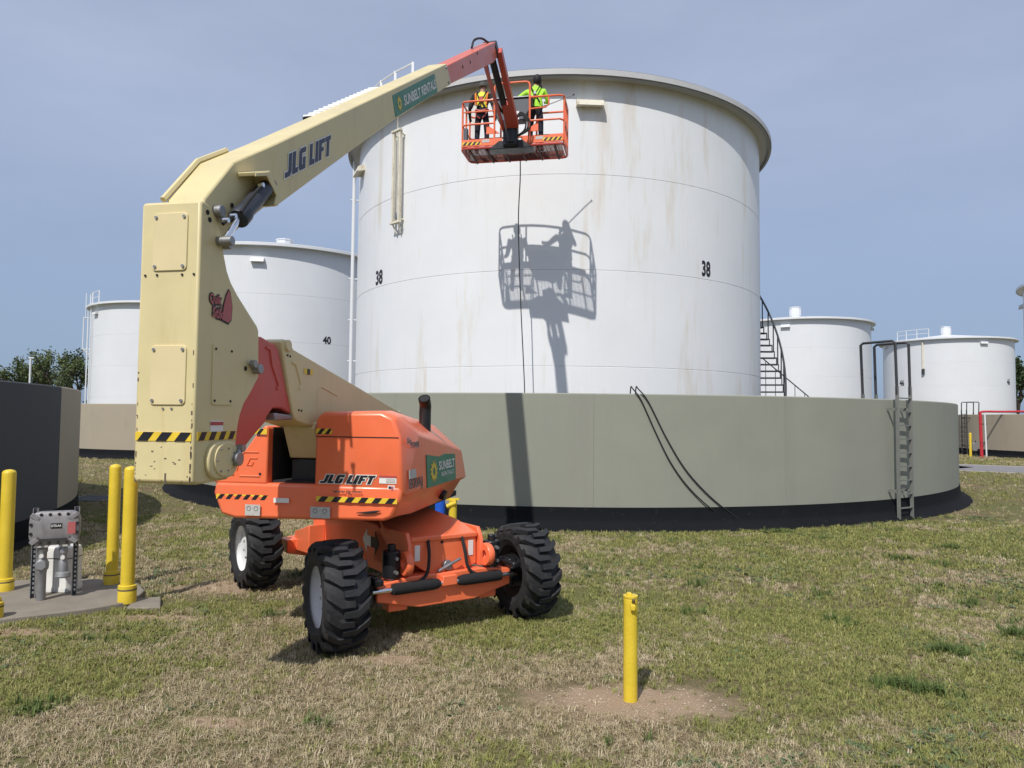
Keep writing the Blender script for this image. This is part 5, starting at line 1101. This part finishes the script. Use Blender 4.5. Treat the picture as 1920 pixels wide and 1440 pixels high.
size = np.clip((Y_/7)**.45, .85, 2.4)
P3 = np.c_[X, Y_, np.zeros_like(X)]
straw = [proto('straw_tuft', tuft(s, 11, .045, .045, 1.1, .0022), 'straw_blade') for s in range(6)]
green = [proto('green_tuft', tuft(s+20, 11, .052, .038, .7, .0024), 'green_blade') for s in range(6)]
scatter('dry_grass', P3[~isg], (size*rng.uniform(.6, 1.25, len(X)))[~isg], straw, 'short dry straw-coloured grass over the field')
scatter('green_grass', P3[isg], (size*rng.uniform(.6, 1.25, len(X)))[isg], green, 'short green grass patches over the field')
x, y = candidates(26000, 3.2, 16); k = ~blocked(x, y) & (dirt(x, y) < .3) & (fbm(x, y, 1.1, 55)+rng.normal(0, .03, len(x))+.02*np.clip(x, -3, 4) > .66); x, y = x[k], y[k]
weeds = [proto('weed', weed(s, 9, .055), 'weed_leaf') for s in range(5)]
scatter('weeds', np.c_[x, y, np.zeros_like(x)], rng.uniform(.5, 1.2, len(x)), weeds, 'low broad-leaved weeds in dark green patches')
cx_ = [(q, r) for q, r in zip(rng.uniform(-5, 12, 75), rng.uniform(4.0, 16, 75))]; pts = []
for q, r in cx_: pts += [(q+rng.normal(0, .09), r+rng.normal(0, .06), 0) for _ in range(rng.integers(3, 20))]
for (px, py) in ((1775, 1225), (1680, 1290), (1740, 1300), (1900, 1190), (1470, 1000), (1690, 1050), (1780, 1030)):
    g_ = G(px, py); pts += [(g_[0]+rng.normal(0, .10), g_[1]+rng.normal(0, .05), 0) for _ in range(34)]
pts = np.array(pts); k = ~blocked(pts[:, 0], pts[:, 1]) & (dirt(pts[:, 0], pts[:, 1]) < .2); pts = pts[k]
leafmat('clump_blade', [(.075, .115, .03), (.12, .165, .045), (.09, .13, .035)])
scatter('grass_clumps', pts, rng.uniform(.7, 1.5, len(pts)), [proto('clump', tuft(s+50, 14, .085, .03, .55, .0030), 'clump_blade') for s in range(4)], 'taller dark green grass clumps in the field')
# small stones on the bare dirt
st_ = MB(); ico = [(0, 0, 1), (.9, 0, .3), (.28, .86, .3), (-.73, .53, .3), (-.73, -.53, .3), (.28, -.86, .3)]
for i in range(600):
    dx, dy, rx, ry = DIRT[0] if i < 480 else DIRT[rng.integers(1, len(DIRT))]; a = rng.uniform(0, 6.28); q = math.sqrt(rng.random())*1.0; s = rng.uniform(.003, .010); c = np.array([dx+rx*q*math.cos(a), dy+ry*q*math.sin(a), 0])
    st_.add([c+np.array(v)*s*(1+.3*rng.normal()) for v in ico], [(0, 1, 2), (0, 2, 3), (0, 3, 4), (0, 4, 5), (0, 5, 1)])
mat('pebble', (.46, .37, .27), .85, var=.35, scale=3); tag(st_.build('pebbles', 'pebble'), 'small pale pebbles scattered on the bare dirt patches', 'pebbles', kind='stuff')
